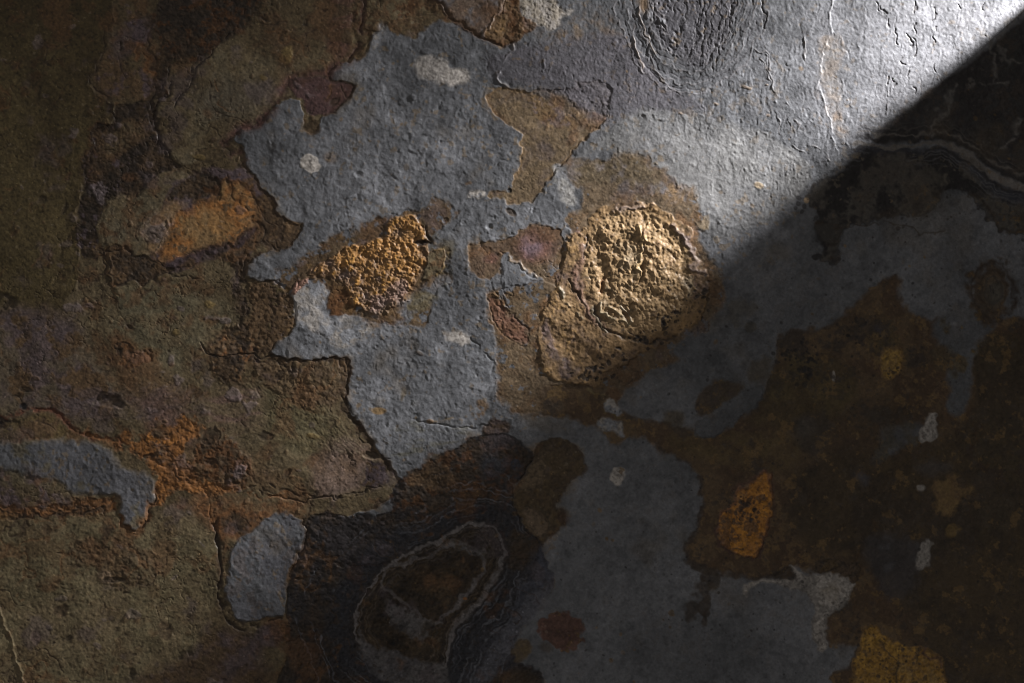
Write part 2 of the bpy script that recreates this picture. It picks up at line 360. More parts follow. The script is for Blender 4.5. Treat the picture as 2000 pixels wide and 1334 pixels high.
# pale olive lower-left field
paint(P(7, "-300,440 200,410 560,410 700,470 880,400 960,350 1060,370 1140,480 1200,520 1230,700 1220,860 1150,1000 1050,1200 700,1334 -300,1600"), [OLIVE * 1.22, c3(.138, .118, .082), OLIVE2 * 1.25], soft=11, ns='mid', tex=1, alpha=.95)
paint(P(7, "380,560 560,480 700,540 870,590 900,700 760,790 620,800 540,700 440,680"), [BRN, BRN2, OLIVE], soft=12, ns='mid2', brk=6, tex=5, alpha=.8)
paint(P(7, "580,430 640,420 650,520 600,570 570,520"), [BRN2, BRN], soft=5, ns='fine', brk=2)
spot(207, 1128, 14, 9, c3(.22, .17, .13), a=.6, dh=2, rough=.7, rot=.5)
spot(225, 1132, 18, 6, DK, a=.7, dh=-2, rough=.8)
for q in ((70, 1242, 8, 12), (327, 1230, 13, 14), (228, 1058, 12, 8), (118, 1193, 16, 12), (88, 1037, 14, 9)): spot(*q, BRN2, a=.7, dh=-1.5, rough=.8)
# lower violet-brown and dark bottom
paint(P(7, "1050,1200 1180,1020 1290,1040 1360,1060 1440,1060 1440,1200 1520,1334 1500,1500 700,1500 700,1334"), [BRN * .8, PURP * .7, BRN2], soft=18, ns='mid', alpha=.85)
paint(P(7, "1430,1000 1480,960 1600,960 1650,1010 1640,1090 1560,1110 1460,1100 1440,1050"), [BRN2, RUST2 * .45, BRN], soft=5, ns='fine', brk=2, tex=5)
spot(527, 1243, 24, 20, PURP * .75, a=.8, dh=.6)

# grey windows in the left field
paint(J(P(4, "-200,1230 0,1220 200,1230 420,1210 600,1270"), P(7, "650,80 690,150 800,160 860,180 865,290 835,360 810,430 745,465 690,440 675,400 690,350 685,310 600,268 480,282 380,270 340,200 200,190 0,130 -200,140")), [GREY * .86, c3(.105, .105, .112), c3(.11, .098, .075)], soft=9, wa=.35, ns='mid', tex=0, dh=2.2, hs=5, part="slate_island", plabel="bluish grey slate island with a hooked end")
paint(P(7, "-200,130 0,120 250,170 330,260 250,330 0,330 -200,350"), [c3(.095, .082, .06), PURP], soft=14, alpha=.7, ns='mid2')
ledge(P(7, "870,250 845,350 815,430 745,468 685,440 672,400 692,350 680,310 600,268"), -1, 2.5, 1.5, 18, wa=.35)
line(P(7, "872,240 850,350 820,440 750,478 680,450 662,400 680,345"), 2.4, -2.5, DK * 1.2, .8, wa=.35)
paint(P(7, "1490,415 1540,395 1600,388 1680,410 1708,470 1690,550 1650,600 1620,690 1600,780 1590,870 1590,950 1500,955 1430,985 1340,1000 1290,950 1262,870 1260,790 1290,720 1285,600 1330,530 1400,490"), [GREY * .80, c3(.105, .105, .114), GREY2 * .8, c3(.10, .092, .092)], soft=4, wa=.3, ns='mid', tex=0, dh=1.6, hs=2.0, part="slate_island", plabel="rounded upright slate island ringed by a crack")
line(P(7, "1195,440 1215,560 1240,680 1228,790 1220,860 1260,940 1310,1030 1370,1045 1430,1005 1560,965"), 3, -3.5, DK, .9, wa=.4, brk=.2, cw=4)
line(P(7, "1700,420 1715,480 1700,560 1660,640 1620,730"), 1.8, -2, DK, .7, wa=.4)
line(P(7, "1380,250 1430,240 1480,290 1560,300 1680,330 1800,290 1870,310 2000,275 2060,260"), 1.7, -2.5, DK, .85)
line(P(8, "20,300 90,320 170,280 190,250 270,240"), 1.7, -2.2, DK, .8)
line(P(4, "1940,780 1938,920 1945,1050 1990,1100"), 2, -1.5, DK, .5, wa=.25)
line(P(7, "-20,900 20,990 60,1120 100,1230 130,1340"), 2.2, 3.0, c3(.15, .12, .08), .6, wa=.2, brk=.1)
paint(P(7, "0,1220 80,1210 140,1334 140,1450 -60,1450"), [c3(.14, .09, .04), OLIVE], soft=8, alpha=.8, ns='mid2')

# ================================================================== 2. TOP: brown film, broken lamina, flaky lilac slate
paint(J(P(2, "120,-200 640,-200 650,60 680,130 560,110 480,190 400,200 330,180 300,110 250,150 200,190 210,290 170,325 100,340"), P(2, "20,340 0,200")), [OLIVE2 * 1.1, BRN, RUST2 * .6, OLIVE], soft=4, ns='mid2', tex=1, wa=.4, brk=1)
paint(P(2, "-20,-100 100,-100 110,100 80,330 -10,340 -30,200"), [c3(.105, .064, .052), BRN2 * 1.2], soft=9, ns='str', alpha=.9)
line(P(2, "170,-20 165,150 155,240 90,320"), 3.5, -2.5, c3(.06, .035, .03), .8, cw=6)
ledge(P(2, "260,20 180,130 215,200 195,300 110,335"), 1, 3, 1.8, 30)
paint(P(2, "225,160 275,120 270,240 225,295 210,260"), [PALE * .8, GREY * 1.4], soft=6, ns='fine', alpha=.7)
paint(P(2, "500,-200 960,-200 950,0 930,70 900,110 850,205 760,180 690,140 640,90 600,40"), [c3(.145, .115, .095), c3(.11, .082, .066), c3(.15, .14, .14)], soft=2.5, wa=.35, ns='mid', tex=1, dh=3, hs=2, part="weathered_layer", plabel="brown wedge of lamina at the top edge")
line(P(2, "540,-10 610,20 650,90 720,145 840,210 920,240 1010,240"), 3.2, -4, c3(.07, .04, .022), .8, wa=.35, brk=.1, cw=6)
paint(P(2, "850,205 900,110 940,70 965,-100 1060,-100 1040,50 1070,110 1150,130 1100,180 1040,200 1010,240 900,235"), [RUST2 * .7, BRN * 1.2, c3(.2, .12, .05)], soft=4, ns='mid2', tex=5, wa=.4, brk=1.5)
line(P(2, "950,-20 945,40 930,70 900,115 848,205"), 1.8, 2.6, c3(.24, .19, .16), .7, wa=.35, brk=.1)
line(P(2, "968,-20 965,30 955,70"), 1.6, 1.6, c3(.2, .15, .12), .5)
line(P(2, "1015,238 990,300 950,345 925,395 930,450 975,475"), 2.0, 3.0, c3(.3, .27, .25), .55, wa=.4, brk=.1)
paint(P(2, "1060,-60 1250,-60 1270,50 1345,60 1340,80 1270,95 1260,170 1200,185 1185,140 1120,130 1055,90"), [PALE * .95, c3(.30, .27, .23)], soft=4, ns='fine', wa=.5, tex=7, brk=1, part="mineral_spot", plabel="large cream stain at the top edge")
paint(P(2, "1120,150 1180,190 1260,170 1270,90 1400,60 1550,60 1600,120 1560,200 1480,240 1350,250 1150,220"), [BRN * 1.1, GREY2, TAN], soft=12, ns='mid2', alpha=.65, brk=8)
# pair of pale spots
for px, py, rx, ry, ro in ((846, 136, 38, 24, .25), (890, 150, 30, 18, .0)):
    spot(px, py, rx, ry, PALE * (.72 if rx > 35 else .9), ro, .85, .5, .2, 7, .35)
sl = box(P(0, "805,105 925,170"), 10)
PARTS.append(("mineral_spot", "pale double spot on the upper grey slate"))
q = ((X[sl] - 846) / 38) ** 2 + ((Y[sl] - 136) / 24) ** 2; q2 = ((X[sl] - 890) / 30) ** 2 + ((Y[sl] - 150) / 18) ** 2
PART[sl][(q < 1) | (q2 < 1)] = len(PARTS) - 1
spot(608, 320, 17, 15, PALE * 1.1, 0, .95, .5, .15, 7, .6, part="mineral_spot", plabel="small round cream spot left of the middle")
spot(645, 307, 12, 10, BRN, a=.5, soft=.5)
# hour-glass brown patch
hg = P(2, "850,560 900,500 960,475 1050,520 1180,500 1300,500 1400,460 1500,430 1560,480 1550,600 1500,680 1420,760 1330,860 1250,950 1180,1040 1140,1110 1080,1140 1000,1140 950,1110 860,1100 900,1060 1000,1070 1000,1010 1050,940 1040,840 1060,760 1040,730 960,700 900,640")
paint(hg, [c3(.142, .108, .074), c3(.118, .094, .074), c3(.165, .112, .066)], soft=3.5, ns='mid2', wa=.35, tex=1, dh=-1.8, hs=1.8, rim=(c3(.21, .135, .065), 2.5, .6), part="weathered_layer", plabel="hourglass-shaped brown hollow in the grey slate")
paint(P(2, "1080,530 1200,560 1340,650 1370,690 1250,720 1180,680 1120,600"), [c3(.17, .14, .135), TAN], soft=6, ns='fine', alpha=.8, brk=4)
paint(P(2, "1050,480 1300,490 1420,450 1500,520 1400,560 1150,540"), [GREY2 * 1.1], soft=10, alpha=.45)
line(P(2, "1540,640 1420,750 1330,860 1240,960 1170,1050"), 2, -1.8, BRN2, .6, wa=.35)
paint(P(2, "765,1090 790,1060 870,1055 880,1090 830,1120 770,1115"), [PALE * .85, GREY * 1.4], soft=4, ns='fine', tex=7, part="mineral_spot", plabel="pale smudge at the foot of the hourglass hollow")
paint(P(2, "735,1030 780,1005 790,1040 750,1050"), [BRN], soft=3, alpha=.8)
spot(997, 414, 12, 6, BRN2, .6, .7, -3, .2); spot(995, 372, 5, 5, BLK, a=.8, dh=-3)
# pale streak right of the hollow
paint(P(2, "1230,930 1290,900 1300,980 1340,1060 1350,1150 1290,1150 1250,1060"), [c3(.30, .29, .28), GREY * 1.25], soft=7, ns='fine', alpha=.7, tex=7)
# lilac darker flow near the top
paint(P(3, "-120,-60 390,-60 400,80 350,210 250,330 150,360 40,300 -60,180"), [c3(.118, .114, .124), c3(.098, .094, .102)], soft=14, ns='str', alpha=.85, tex=6)
paint(P(0, "1620,-900 3200,-900 3200,300 2100,100 1700,330 1600,260 1560,120"), [c3(.19, .19, .20), c3(.165, .166, .175)], soft=60, ns='mid', alpha=.9)
paint(P(0, "975,95 1100,75 1220,60 1262,120 1320,175 1400,205 1340,215 1240,222 1180,240 1100,190 1020,165 960,150 950,120"), [c3(.112, .106, .116), c3(.098, .094, .102)], soft=14, ns='str', alpha=.9)
paint(P(0, "1188,246 1235,222 1310,214 1400,228 1500,262 1600,335 1540,400 1440,470 1380,470 1340,420 1290,350 1230,300 1160,280 1100,345 1130,290"), [c3(.192, .190, .188), c3(.168, .167, .168)], soft=8, ns='mid', alpha=.9)
line(P(0, "1188,246 1235,222 1310,214 1400,228"), 3, -.8, c3(.10, .095, .10), .4, brk=.2)
for k in range(9):   # contour-like bands round the lilac tongue
    q = .55 + .075 * k; a_ = np.linspace(-.2, math.pi * 1.05, 26)
    line(np.stack([1352 + 95 * q * 1.35 * np.cos(a_), 0 + 155 * q * np.sin(a_)], 1), 1.7, 1.1 * (-1) ** k, (c3(.080, .075, .082) if k % 2 else c3(.20, .19, .195)), .5, wa=1.4, wb=1.2, brk=.5)
fl = P(0, "960,-900 3200,-900 3200,100 2000,100 1700,340 1500,420 1380,300 1180,250 1040,170 1000,90")
sl = box(fl, 80); d = sdf(fl, sl, 1, 1); m = sst(-50, 50, d) * .9
TW[0][sl] *= 1 - m; TW[6][sl] += m
for k, (x0, x1, y1) in enumerate(((1280, 1262, 108), (1366, 1355, 96), (1374, 1352, 118), (1384, 1366, 130), (1397, 1378, 120), (1411, 1390, 136), (1424, 1398, 128), (1436, 1412, 96), (1344, 1328, 60), (1440, 1426, 70), (1493, 1490, 55), (1335, 1318, 24))):
    r = np.random.default_rng(k); ys = np.linspace(-60 if k != 8 else -20, y1 if k != 0 else y1, 14)
    ysn = (ys + 60) / (y1 + 60)
    xs = x0 + (x1 - x0) * ysn ** 2 + r.normal(0, 1.3, 14)
    line(np.stack([xs, ys], 1), 1.15, -1.7, BLK * 2, .55, wa=.5, wb=1.2, brk=.5)
line(P(0, "1425,70 1400,98 1380,124 1362,150"), 1.5, -1.6, BLK * 2, .4)
for s_ in ("1246,-20 1243,20 1256,48 1262,80 1272,118 1290,146 1312,168 1335,186", "1262,-10 1270,14 1284,30 1295,45 1300,62", "1240,30 1238,70 1246,100 1252,130 1258,138", "1268,0 1285,22 1300,35 1306,60", "1484,95 1500,108 1512,140 1514,180 1519,215 1522,262", "1486,115 1500,135 1508,160", "1570,70 1566,100 1572,120", "1545,285 1560,296 1575,300", "1590,290 1610,300 1625,312", "1530,200 1545,225 1560,250"):
    line(P(0, s_), 1.3, 1.4, c3(.24, .22, .215), .35, wa=.8, wb=1.2, brk=.5)
spot(1293, 41, 7, 5, GREY * 1.1, .5, .8, 5.5, .2, rough=.1); spot(1265, 30, 4, 8, GREY * 1.1, .1, .8, 3, .2, rough=.1)
paint(P(2, "1690,-60 1750,-60 1760,40 1750,110 1700,60"), [c3(.19, .13, .08), GREY], soft=5, ns='mid2', alpha=.8)
for s_ in ("1700,-20 1700,80 1740,140 1760,220 1800,290", "1680,200 1700,280 1730,370"): line(P(2, s_), 1.4, 2, c3(.26, .21, .17), .5)
paint(P(3, "870,190 960,190 1000,260 960,400 960,560 990,700 1020,760 960,780 930,680 880,560 850,460 870,340 850,310"), [c3(.20, .172, .15), c3(.17, .165, .165), c3(.20, .155, .12)], soft=8, ns='mid2', alpha=.8, brk=5)
ledge(P(3, "935,-60 940,120 930,190 885,300 860,400 840,470 880,580 925,680 945,790"), -1, 2.2, 1.3, 30, wa=.8, lip=.8)
for s_ in ("930,-30 945,60 930,120 945,190", "700,810 740,845 775,850", "800,825 850,840 900,880 930,895", "600,430 610,500", "1240,480 1238,560 1243,630", "760,200 770,330", "560,320 590,400 600,440", "670,640 700,700 690,760 640,800"):
    line(P(3, s_), 1.2, 1.4, c3(.26, .25, .25), .3, wa=.9)
for s_ in ("1390,20 1400,70", "1190,20 1205,50", "1480,20 1485,60 1475,105", "1345,190 1350,260", "1220,120 1218,160", "1505,130 1510,150", "1500,190 1510,240", "1370,210 1380,310", "1390,130 1390,175", "1620,15 1640,40", "1775,30 1765,80", "1240,450 1250,480", "1280,450 1290,475", "1365,350 1380,420 1370,520", "1500,350 1510,400 1520,415", "545,10 548,150", "1170,10 1180,60 1200,40", "1260,180 1255,260", "1310,330 1330,360"):
    line(P(3, s_), 1.4, -3.0, BLK * 2, .7, wa=1.2, wb=1.6, brk=.25)
# little raised grains and rings on the grey
for q in ((806, 190, 6, 6, 3), (710, 385, 8, 8, 1.5), (700, 340, 9, 7, -1.5), (784, 198, 5, 5, 1.5), (835, 259, 8, 5, 1.8), (796, 266, 9, 7, -1.2), (832, 100, 10, 5, 2.5), (775, 340, 6, 6, 1.5), (825, 293, 6, 5, 1), (955, 443, 8, 7, -1.5), (905, 435, 7, 6, -1), (870, 430, 7, 6, -1.2), (1260, 222, 7, 3, 1.5), (1295, 233, 8, 3, 1.5)):
    spot(q[0], q[1], q[2], q[3], GREY * .95, 0, .4, q[4], .3, rough=.3, ring=.8)
for q in ((1482, 362, 10, 7), (1372, 436, 14, 12)):
    spot(q[0], q[1], q[2], q[3], c3(.33, .26, .18), .3, .75, .8, .3, rough=.5, ring=.8)
for q in ((1455, 170, 7, 3), (1464, 173, 5, 3), (1400, 203, 7, 3), (1498, 166, 4, 2), (1501, 225, 4, 3), (1330, 221, 6, 3)): spot(*q, c3(.27, .22, .18), .2, .7, 1.2, .3, rough=.6)

# ================================================================== 3. MIDDLE
# halo round the orange granules
halo2 = J(P(5, "-60,110 60,60 130,30"), P(2, "60,1334 150,1260 230,1210 330,1190 420,1160 520,1150 560,1090 620,1110 660,1170 720,1190 660,1240 600,1270 560,1334"), P(5, "540,60 640,130 690,230 620,240 640,330 560,400 550,560 480,590 420,560 300,580 200,540 120,520 0,500 -60,480 -30,330 -80,340"), P(4, "1620,400 1530,330 1550,250 1640,240 1680,180 1800,165"))
paint(halo2, [c3(.108, .080, .054), c3(.088, .062, .042), c3(.15, .095, .045), GREY * .8], soft=7, ns='mid2', wa=.5, tex=1, brk=2.5, dh=-.7)
paint(P(5, "540,60 690,100 700,240 640,250 600,330 520,260"), [GREY * .9, c3(.10, .085, .055)], soft=9, ns='mid2', alpha=.6, brk=5)
paint(P(4, "1620,385 1720,335 1840,350 1830,500 1900,560"), [GREY * 1.2], soft=3)
paint(J(P(4, "1640,400 1720,370 1840,350 1820,480 1840,530 1990,540"), P(5, "60,540 160,560 240,570 200,610 120,680 60,700 0,690"), P(4, "1860,660 1760,600 1660,600 1650,480")), [GREY * 1.5, PALE * .72, GREY * 1.1], soft=5, ns='mid2', wa=.6, brk=2.5, tex=0)
paint(J(P(4, "1870,590 1990,560"), P(5, "130,550 240,560 180,620 110,690 40,690 -30,640")), [PALE * .8, GREY * 1.5], soft=5, ns='fine', brk=2, tex=7, part="mineral_spot", plabel="pale smear below the orange granular crust")
paint(P(4, "1830,400 1860,350 1990,350 2000,500 1860,535 1825,480"), [RUST2 * .8, c3(.14, .085, .04)], soft=3, ns='mid2', wa=.3, tex=1, dh=.6)
# orange granular crust
og = J(P(4, "1560,320 1620,380 1700,330"), )
crust2 = np.array([[567, 562], [600, 545], [618, 518], [650, 500], [675, 485], [700, 484], [725, 468], [752, 462], [757, 430], [782, 418], [812, 422], [830, 436], [835, 468], [818, 475], [836, 490], [838, 505], [828, 525], [812, 550], [805, 575], [788, 592], [770, 598], [752, 612], [728, 614], [700, 602], [686, 590], [680, 552], [660, 545], [640, 540], [600, 560], [575, 575]], float)
crust2[0:1] = [600, 545]
crust2 = np.delete(crust2, [1, 28, 29], 0)
paint(crust2, [c3(.34, .175, .058), c3(.21, .122, .058), c3(.20, .150, .13), c3(.36, .185, .05)], soft=4, ns='mid2', wa=.35, wb=1.3, tex=3, dh=1.2, hs=4, brk=.3, rim=(c3(.10, .06, .035), 3, .5), part="granular_crust", plabel="orange granular iron crust left of the middle")
paint(P(0, "760,560 785,548 800,570 780,600 765,596"), [c3(.22, .15, .125)], soft=5, alpha=.8, brk=2)
paint(P(0, "722,585 745,575 750,605 730,612"), [c3(.22, .15, .125)], soft=4, alpha=.8, brk=2)
paint(P(0, "570,560 600,545 610,552 585,572 570,576"), [c3(.30, .18, .14)], soft=3, tex=3)
paint(P(0, "842,482 866,482 870,500 862,530 838,545 820,545 830,515"), [c3(.145, .120, .085), BRN * 1.2], soft=4, ns='fine', wa=.4, tex=1, dh=2)
line(P(0, "842,482 866,482 870,500 862,530 850,540"), 1.3, 1.4, c3(.28, .19, .09), .6)
paint(P(0, "700,620 780,600 830,560 872,535 868,560 850,600 800,620 760,640 715,632"), [c3(.130, .115, .085), GREY * 1.1, BRN * 1.2], soft=6, ns='mid2', alpha=.8, brk=3)
line(P(0, "835,440 838,470 812,476"), 3, -4, DK, .8); spot(822, 474, 9, 5, BLK, .1, .9, -5, .2)
spot(690, 520, 5, 5, BLK, a=.6, dh=-3)
# peanut-shaped brown film and its neighbours
paint(P(5, "758,180 775,135 820,118 920,113 1020,90 1040,45 1110,12 1200,20 1300,60 1290,240 1240,380 1180,330 1100,270 1020,215 960,185 945,200 940,270 890,325 840,328 790,300 762,250"), [c3(.125, .095, .066), c3(.105, .075, .055)], soft=3, ns='mid', wa=.3, tex=1, dh=-1.8, hs=2.2, rim=(c3(.16, .11, .065), 2.5, .6), part="weathered_layer", plabel="thin brown film with a lilac blotch")
spot(1047, 480, 34, 30, c3(.15, .08, .07), 0, .6, 0, .5); spot(1038, 478, 20, 22, c3(.19, .15, .165), 0, .8, 0, .45); spot(960, 505, 14, 10, c3(.15, .08, .065), 0, .6, 0, .5)
# halo round the ochre nodule
halo = J(P(2, "1305,880 1400,890 1480,875 1560,870 1640,840 1780,865 1800,930 1870,960 1930,1060 2010,1060"), P(3, "40,1050 170,1055 190,1100 210,1200 150,1310"), P(6, "180,90 240,180 290,240 330,330 340,420 300,500 250,560 240,620 150,640 0,720"),
         P(5, "1960,780 1850,820 1700,870 1600,1020 1560,1080 1500,1100 1400,1090 1260,1050 1200,1010 1150,1100 1100,1110 1040,1085 960,1040 920,960 925,740 900,680 870,560 860,440 870,395 930,370 1000,380 1080,300 1180,330 1290,60 1370,70"), P(2, "1250,1250 1370,1170 1385,1080 1310,960"))
paint(halo, [c3(.122, .092, .064), c3(.128, .085, .052), c3(.165, .095, .048), GREY * .85], soft=8, ns='mid2', wa=.5, tex=1, brk=3, dh=-.7)
paint(P(2, "1310,890 1480,885 1640,850 1770,880 1790,950 1900,1060 1800,1100 1600,1050 1450,1060 1330,1000"), [c3(.098, .080, .055), GREY * .9], soft=9, ns='mid2', alpha=.6, brk=6)
paint(P(5, "880,420 930,440 990,500 1080,600 1100,640 1080,690 1000,680 940,620 900,540 870,470"), [c3(.13, .10, .075), c3(.15, .085, .06)], soft=3, ns='mid', tex=5, dh=-1.2)
line(P(5, "870,420 885,500 930,610 990,670 1080,700"), 1.6, -1.2, BRN2, .5); line(P(5, "960,430 990,490 1060,580 1100,620"), 1.5, -1.2, BRN2, .5); line(P(5, "880,400 930,420 960,470 1000,490"), 1.5, 1.2)
paint(P(5, "1250,0 1310,20 1350,50 1330,65 1250,30"), [GREY * 1.05], soft=2.5)
paint(P(5, "950,240 1000,225 1100,290 1140,320 1060,345 1000,385 950,370 940,300"), [GREY * 1.05, GREY2], soft=3, tex=0, dh=1.5)
line(P(5, "925,180 960,190 1040,235 1110,285 1140,310"), 2, 2, c3(.2, .14, .08), .5, wa=.2)
paint(P(5, "1120,440 1220,400 1190,500 1150,560"), [c3(.20, .11, .05)], soft=6, alpha=.7, brk=2)
paint(P(3, "-20,980 60,1030 130,1080 120,1150 60,1180 -20,1150"), [c3(.21, .14, .08), GREY * 1.1, c3(.16, .11, .06)], soft=8, alpha=.7, ns='mid2', brk=3)
paint(P(3, "60,1160 150,1250 170,1340 110,1334 40,1240"), [c3(.20, .115, .06)], soft=8, alpha=.65, brk=3)
paint(P(2, "1215,960 1250,900 1285,900 1300,980 1345,1060 1355,1150 1300,1155 1255,1070 1235,1000"), [c3(.29, .28, .265), GREY * 1.35], soft=5, ns='mid2', alpha=.85, tex=7)
# crust body: lower-left lobe then the nodule
lobe = J(P(5, "1230,345 1215,400 1195,470 1150,560 1140,620 1160,680 1150,760 1180,850 1270,900 1330,895 1400,905 1440,945 1480,930 1500,860 1560,810 1660,790 1720,730 1800,700 1900,640 2000,590"), P(6, "60,620 150,590 220,500 235,420 230,330 210,230 170,190 120,90"), P(2, "2000,1300 1930,1230 1830,1170 1720,1120 1640,1150 1560,1140 1460,1170 1400,1300"), P(5, "1330,60 1290,160 1300,200 1240,290"))
paint(lobe, [c3(.24, .155, .080), c3(.165, .108, .062), c3(.14, .105, .095), c3(.28, .175, .08)], soft=2.5, ns='mid2', wa=.5, wb=1.4, tex=2, dh=2, hs=3, part="ochre_crust", plabel="brown lower rim of the ochre crust", dome=0)
nod = np.array([[1150, 452], [1170, 428], [1200, 412], [1235, 405], [1262, 412], [1285, 425], [1305, 440], [1325, 470], [1345, 510], [1352, 550], [1352, 580], [1335, 612], [1300, 640], [1262, 656], [1228, 650], [1195, 636], [1172, 622], [1160, 590], [1150, 560], [1136, 530], [1138, 490]], float)
paint(nod, [c3(.31, .212, .118), c3(.235, .155, .082), c3(.30, .235, .16), c3(.175, .112, .062)], soft=4, ns='mid2', wa=.5, wb=1.2, tex=2, dh=-1.0, hs=9, part="ochre_nodule", plabel="large lumpy yellow ochre nodule", dome=7)
# its grey-violet upper rim, violet left seam
line(P(0, "1212,402 1255,404 1285,420 1312,440 1335,470 1352,500 1366,525"), 5.5, 3.4, c3(.21, .17, .155), .7, wa=.9, wb=2.2, brk=.5, cw=6)
line(P(0, "1134,455 1140,480 1134,510 1120,540 1128,565 1140,590 1160,625"), 5, 2.2, c3(.17, .105, .085), .75, wa=.5, wb=1.4, cw=8)
line(P(0, "1148,450 1143,480 1136,505"), 2.2, -3, DK, .7); line(P(0, "1111,545 1120,562 1134,585"), 2, -3, DK, .6)
line(P(0, "1090,560 1102,580 1118,602 1134,620"), 3.5, 3, c3(.27, .245, .19), .8, wa=.3)
line(P(0, "1158,600 1166,625 1178,640 1186,648"), 1.8, 3.5, c3(.36, .31, .22), .7, wa=.3, brk=.1); line(P(0, "1171,590 1173,608 1186,616 1200,626"), 1.8, 3.5, c3(.36, .31, .22), .7, wa=.3, brk=.1)
line(P(0, "1210,600 1222,614 1234,625"), 2.2, 3.5, c3(.28, .25, .2), .7, wa=.3, brk=.1); line(P(0, "1190,596 1206,612 1214,628 1230,635 1236,628"), 2.2, 3.5, c3(.36, .30, .2), .6, wa=.3, brk=.1)
line(P(0, "1160,600 1170,632 1190,648 1225,662 1270,670 1320,655"), 3, -4, DK, .8, wa=.5)
line(P(0, "1248,440 1252,480 1249,520 1256,540 1246,560"), 2, 3.5, c3(.42, .30, .15), .5); line(P(0, "1262,436 1256,470 1266,490"), 3.2, 4, None)
line(P(0, "1180,540 1176,556 1172,570"), 3, -6, c3(.16, .07, .03), .7); line(P(0, "1254,520 1258,536 1246,556"), 3, -6, c3(.14, .075, .04), .5)
paint(P(0, "1060,612 1075,640 1090,660 1095,700 1075,700 1056,660"), [c3(.13, .10, .10), c3(.09, .07, .065)], soft=5, ns='fine', alpha=.8, brk=3)
paint(P(0, "1085,690 1110,700 1130,725 1110,745 1080,740"), [c3(.12, .095, .095), c3(.09, .065, .05)], soft=6, ns='fine', alpha=.8, brk=3)
for k in range(90):   # black pits along the lower rim of the nodule
    tt = rng.random(); px = 1130 + 250 * tt + rng.normal(0, 9); py = 735 - 175 * tt ** 1.6 - 15 * math.sin(tt * 3.1) + rng.normal(0, 15)
    spot(px, py, 1.5 + 4 * rng.random(), 1.5 + 3 * rng.random(), BLK, 3 * rng.random(), .8, -1.5, .3, rough=.9)
for k in range(60):
    px, py = rng.uniform(1300, 1385), rng.uniform(545, 650)
    spot(px, py, 1.2 + 2.5 * rng.random(), 1.2 + 2 * rng.random(), DK, 3 * rng.random(), .7, -1.2, .3, rough=.9)
# grey lobe below centre
paint(P(5, "150,545 240,560 230,600 170,640 130,700"), [GREY * 1.1], soft=3, alpha=.0)
spot(895, 660, 27, 13, PALE * .85, .15, .9, .3, .3, 7, .9, part="mineral_spot", plabel="small pale smear above the grey lobe"); spot(912, 666, 12, 8, PALE * .8, .5, .8, 0, .4, 7, .8)
line(P(5, "770,650 830,710 880,750 910,775"), 1.8, -1.6, GREY2 * .6, .6); line(P(5, "440,1100 560,1120 650,1145 720,1150 800,1160 860,1130"), 2, -2.2, GREY2 * .5, .7)
paint(P(5, "350,1150 420,1110 560,1110 700,1140 840,1130 760,1210 600,1290 400,1334 290,1300 330,1220"), [GREY * .95, c3(.11, .105, .085), GREY2], soft=7, ns='str', alpha=.8, tex=6)
paint(P(5, "800,990 850,980 860,1020 830,1080 780,1110 800,1050"), [BRN * 1.3, GREY], soft=4, ns='fine', alpha=.85)
paint(P(5, "530,1100 620,1090 700,1090 690,1110 600,1120"), [c3(.17, .12, .06)], soft=4, ns='fine', alpha=.7, brk=3)
spot(741, 801, 12, 5, c3(.22, .14, .06), 0, .8, 0, .4, rough=.9); spot(840, 823, 7, 4, BRN, 0, .8, 2, .3); spot(820, 690, 9, 4, BRN2, .5, .6, 1.5, .3)
spot(787, 770, 6, 12, c3(.15, .11, .06), .2, .5, 0, .5, rough=1); spot(945, 755, 14, 8, GREY * 1.3, 0, .6, .6, .5, rough=1)
paint(P(5, "870,1110 920,1095 975,1120 990,1175 950,1190 830,1185"), [BRN2 * 1.2, c3(.075, .06, .055)], soft=4, ns='fine', tex=5, wa=.3)

# ================================================================== 4. DARK BANDED CORE (bottom middle)
dark = J(P(8, "390,190 470,130 600,70 690,25"), P(5, "720,1230 830,1185 950,1190 1000,1190 1060,1230"), P(8, "1110,50 1130,80 1060,170 1010,240 1000,350 1060,440 1120,520 1165,565 1200,680 1240,780 1210,840 1150,900 1100,980 1040,1050 1015,1120 1010,1190 1050,1220 1150,1240 1180,1334 1120,1560 980,1800 640,2000 300,2080 -40,1960 -260,1700 -320,1480"), P(7, "1540,1334 1640,1100 1600,980 1590,850 1650,640 1700,560 1720,400 1800,390"), P(8, "0,395 200,400 340,380 310,300 340,230"))
paint(dark, [BLK * 1.25, DK, BLK], soft=4, ns='mid2', wa=.35, tex=5, dh=-2, part="banded_core", plabel="near-black banded core at the bottom")
paint(J(P(8, "390,190 470,130 600,70 690,20 760,-20 1000,20 1080,80 1010,240 1000,350 900,370 760,380 560,370 350,400 330,260")), [DK * 1.2, BRN2 * .95, c3(.045, .046, .055), RUST2 * .5], soft=16, ns='mid2', alpha=.9, brk=5)
paint(P(8, "470,130 600,120 700,180 620,260 500,240 400,230"), [BRN, BRN2, RUST2 * .7], soft=9, ns='mid2', alpha=.8, brk=4)
paint(P(8, "800,60 960,40 980,140 900,200 790,160"), [c3(.05, .055, .066)], soft=12, alpha=.7, brk=4)
spot(908, 1004, 12, 9, RUST2 * .8, -.5, .7, 0, .5, rough=.9); spot(694, 1122, 14, 11, RUST2 * .8, .3, .6, 0, .5, rough=1); 
paint(P(8, "-60,420 100,440 240,520 250,620 120,700 -60,700"), [c3(.05, .045, .046), BLK], soft=20, ns='fine', alpha=.6)
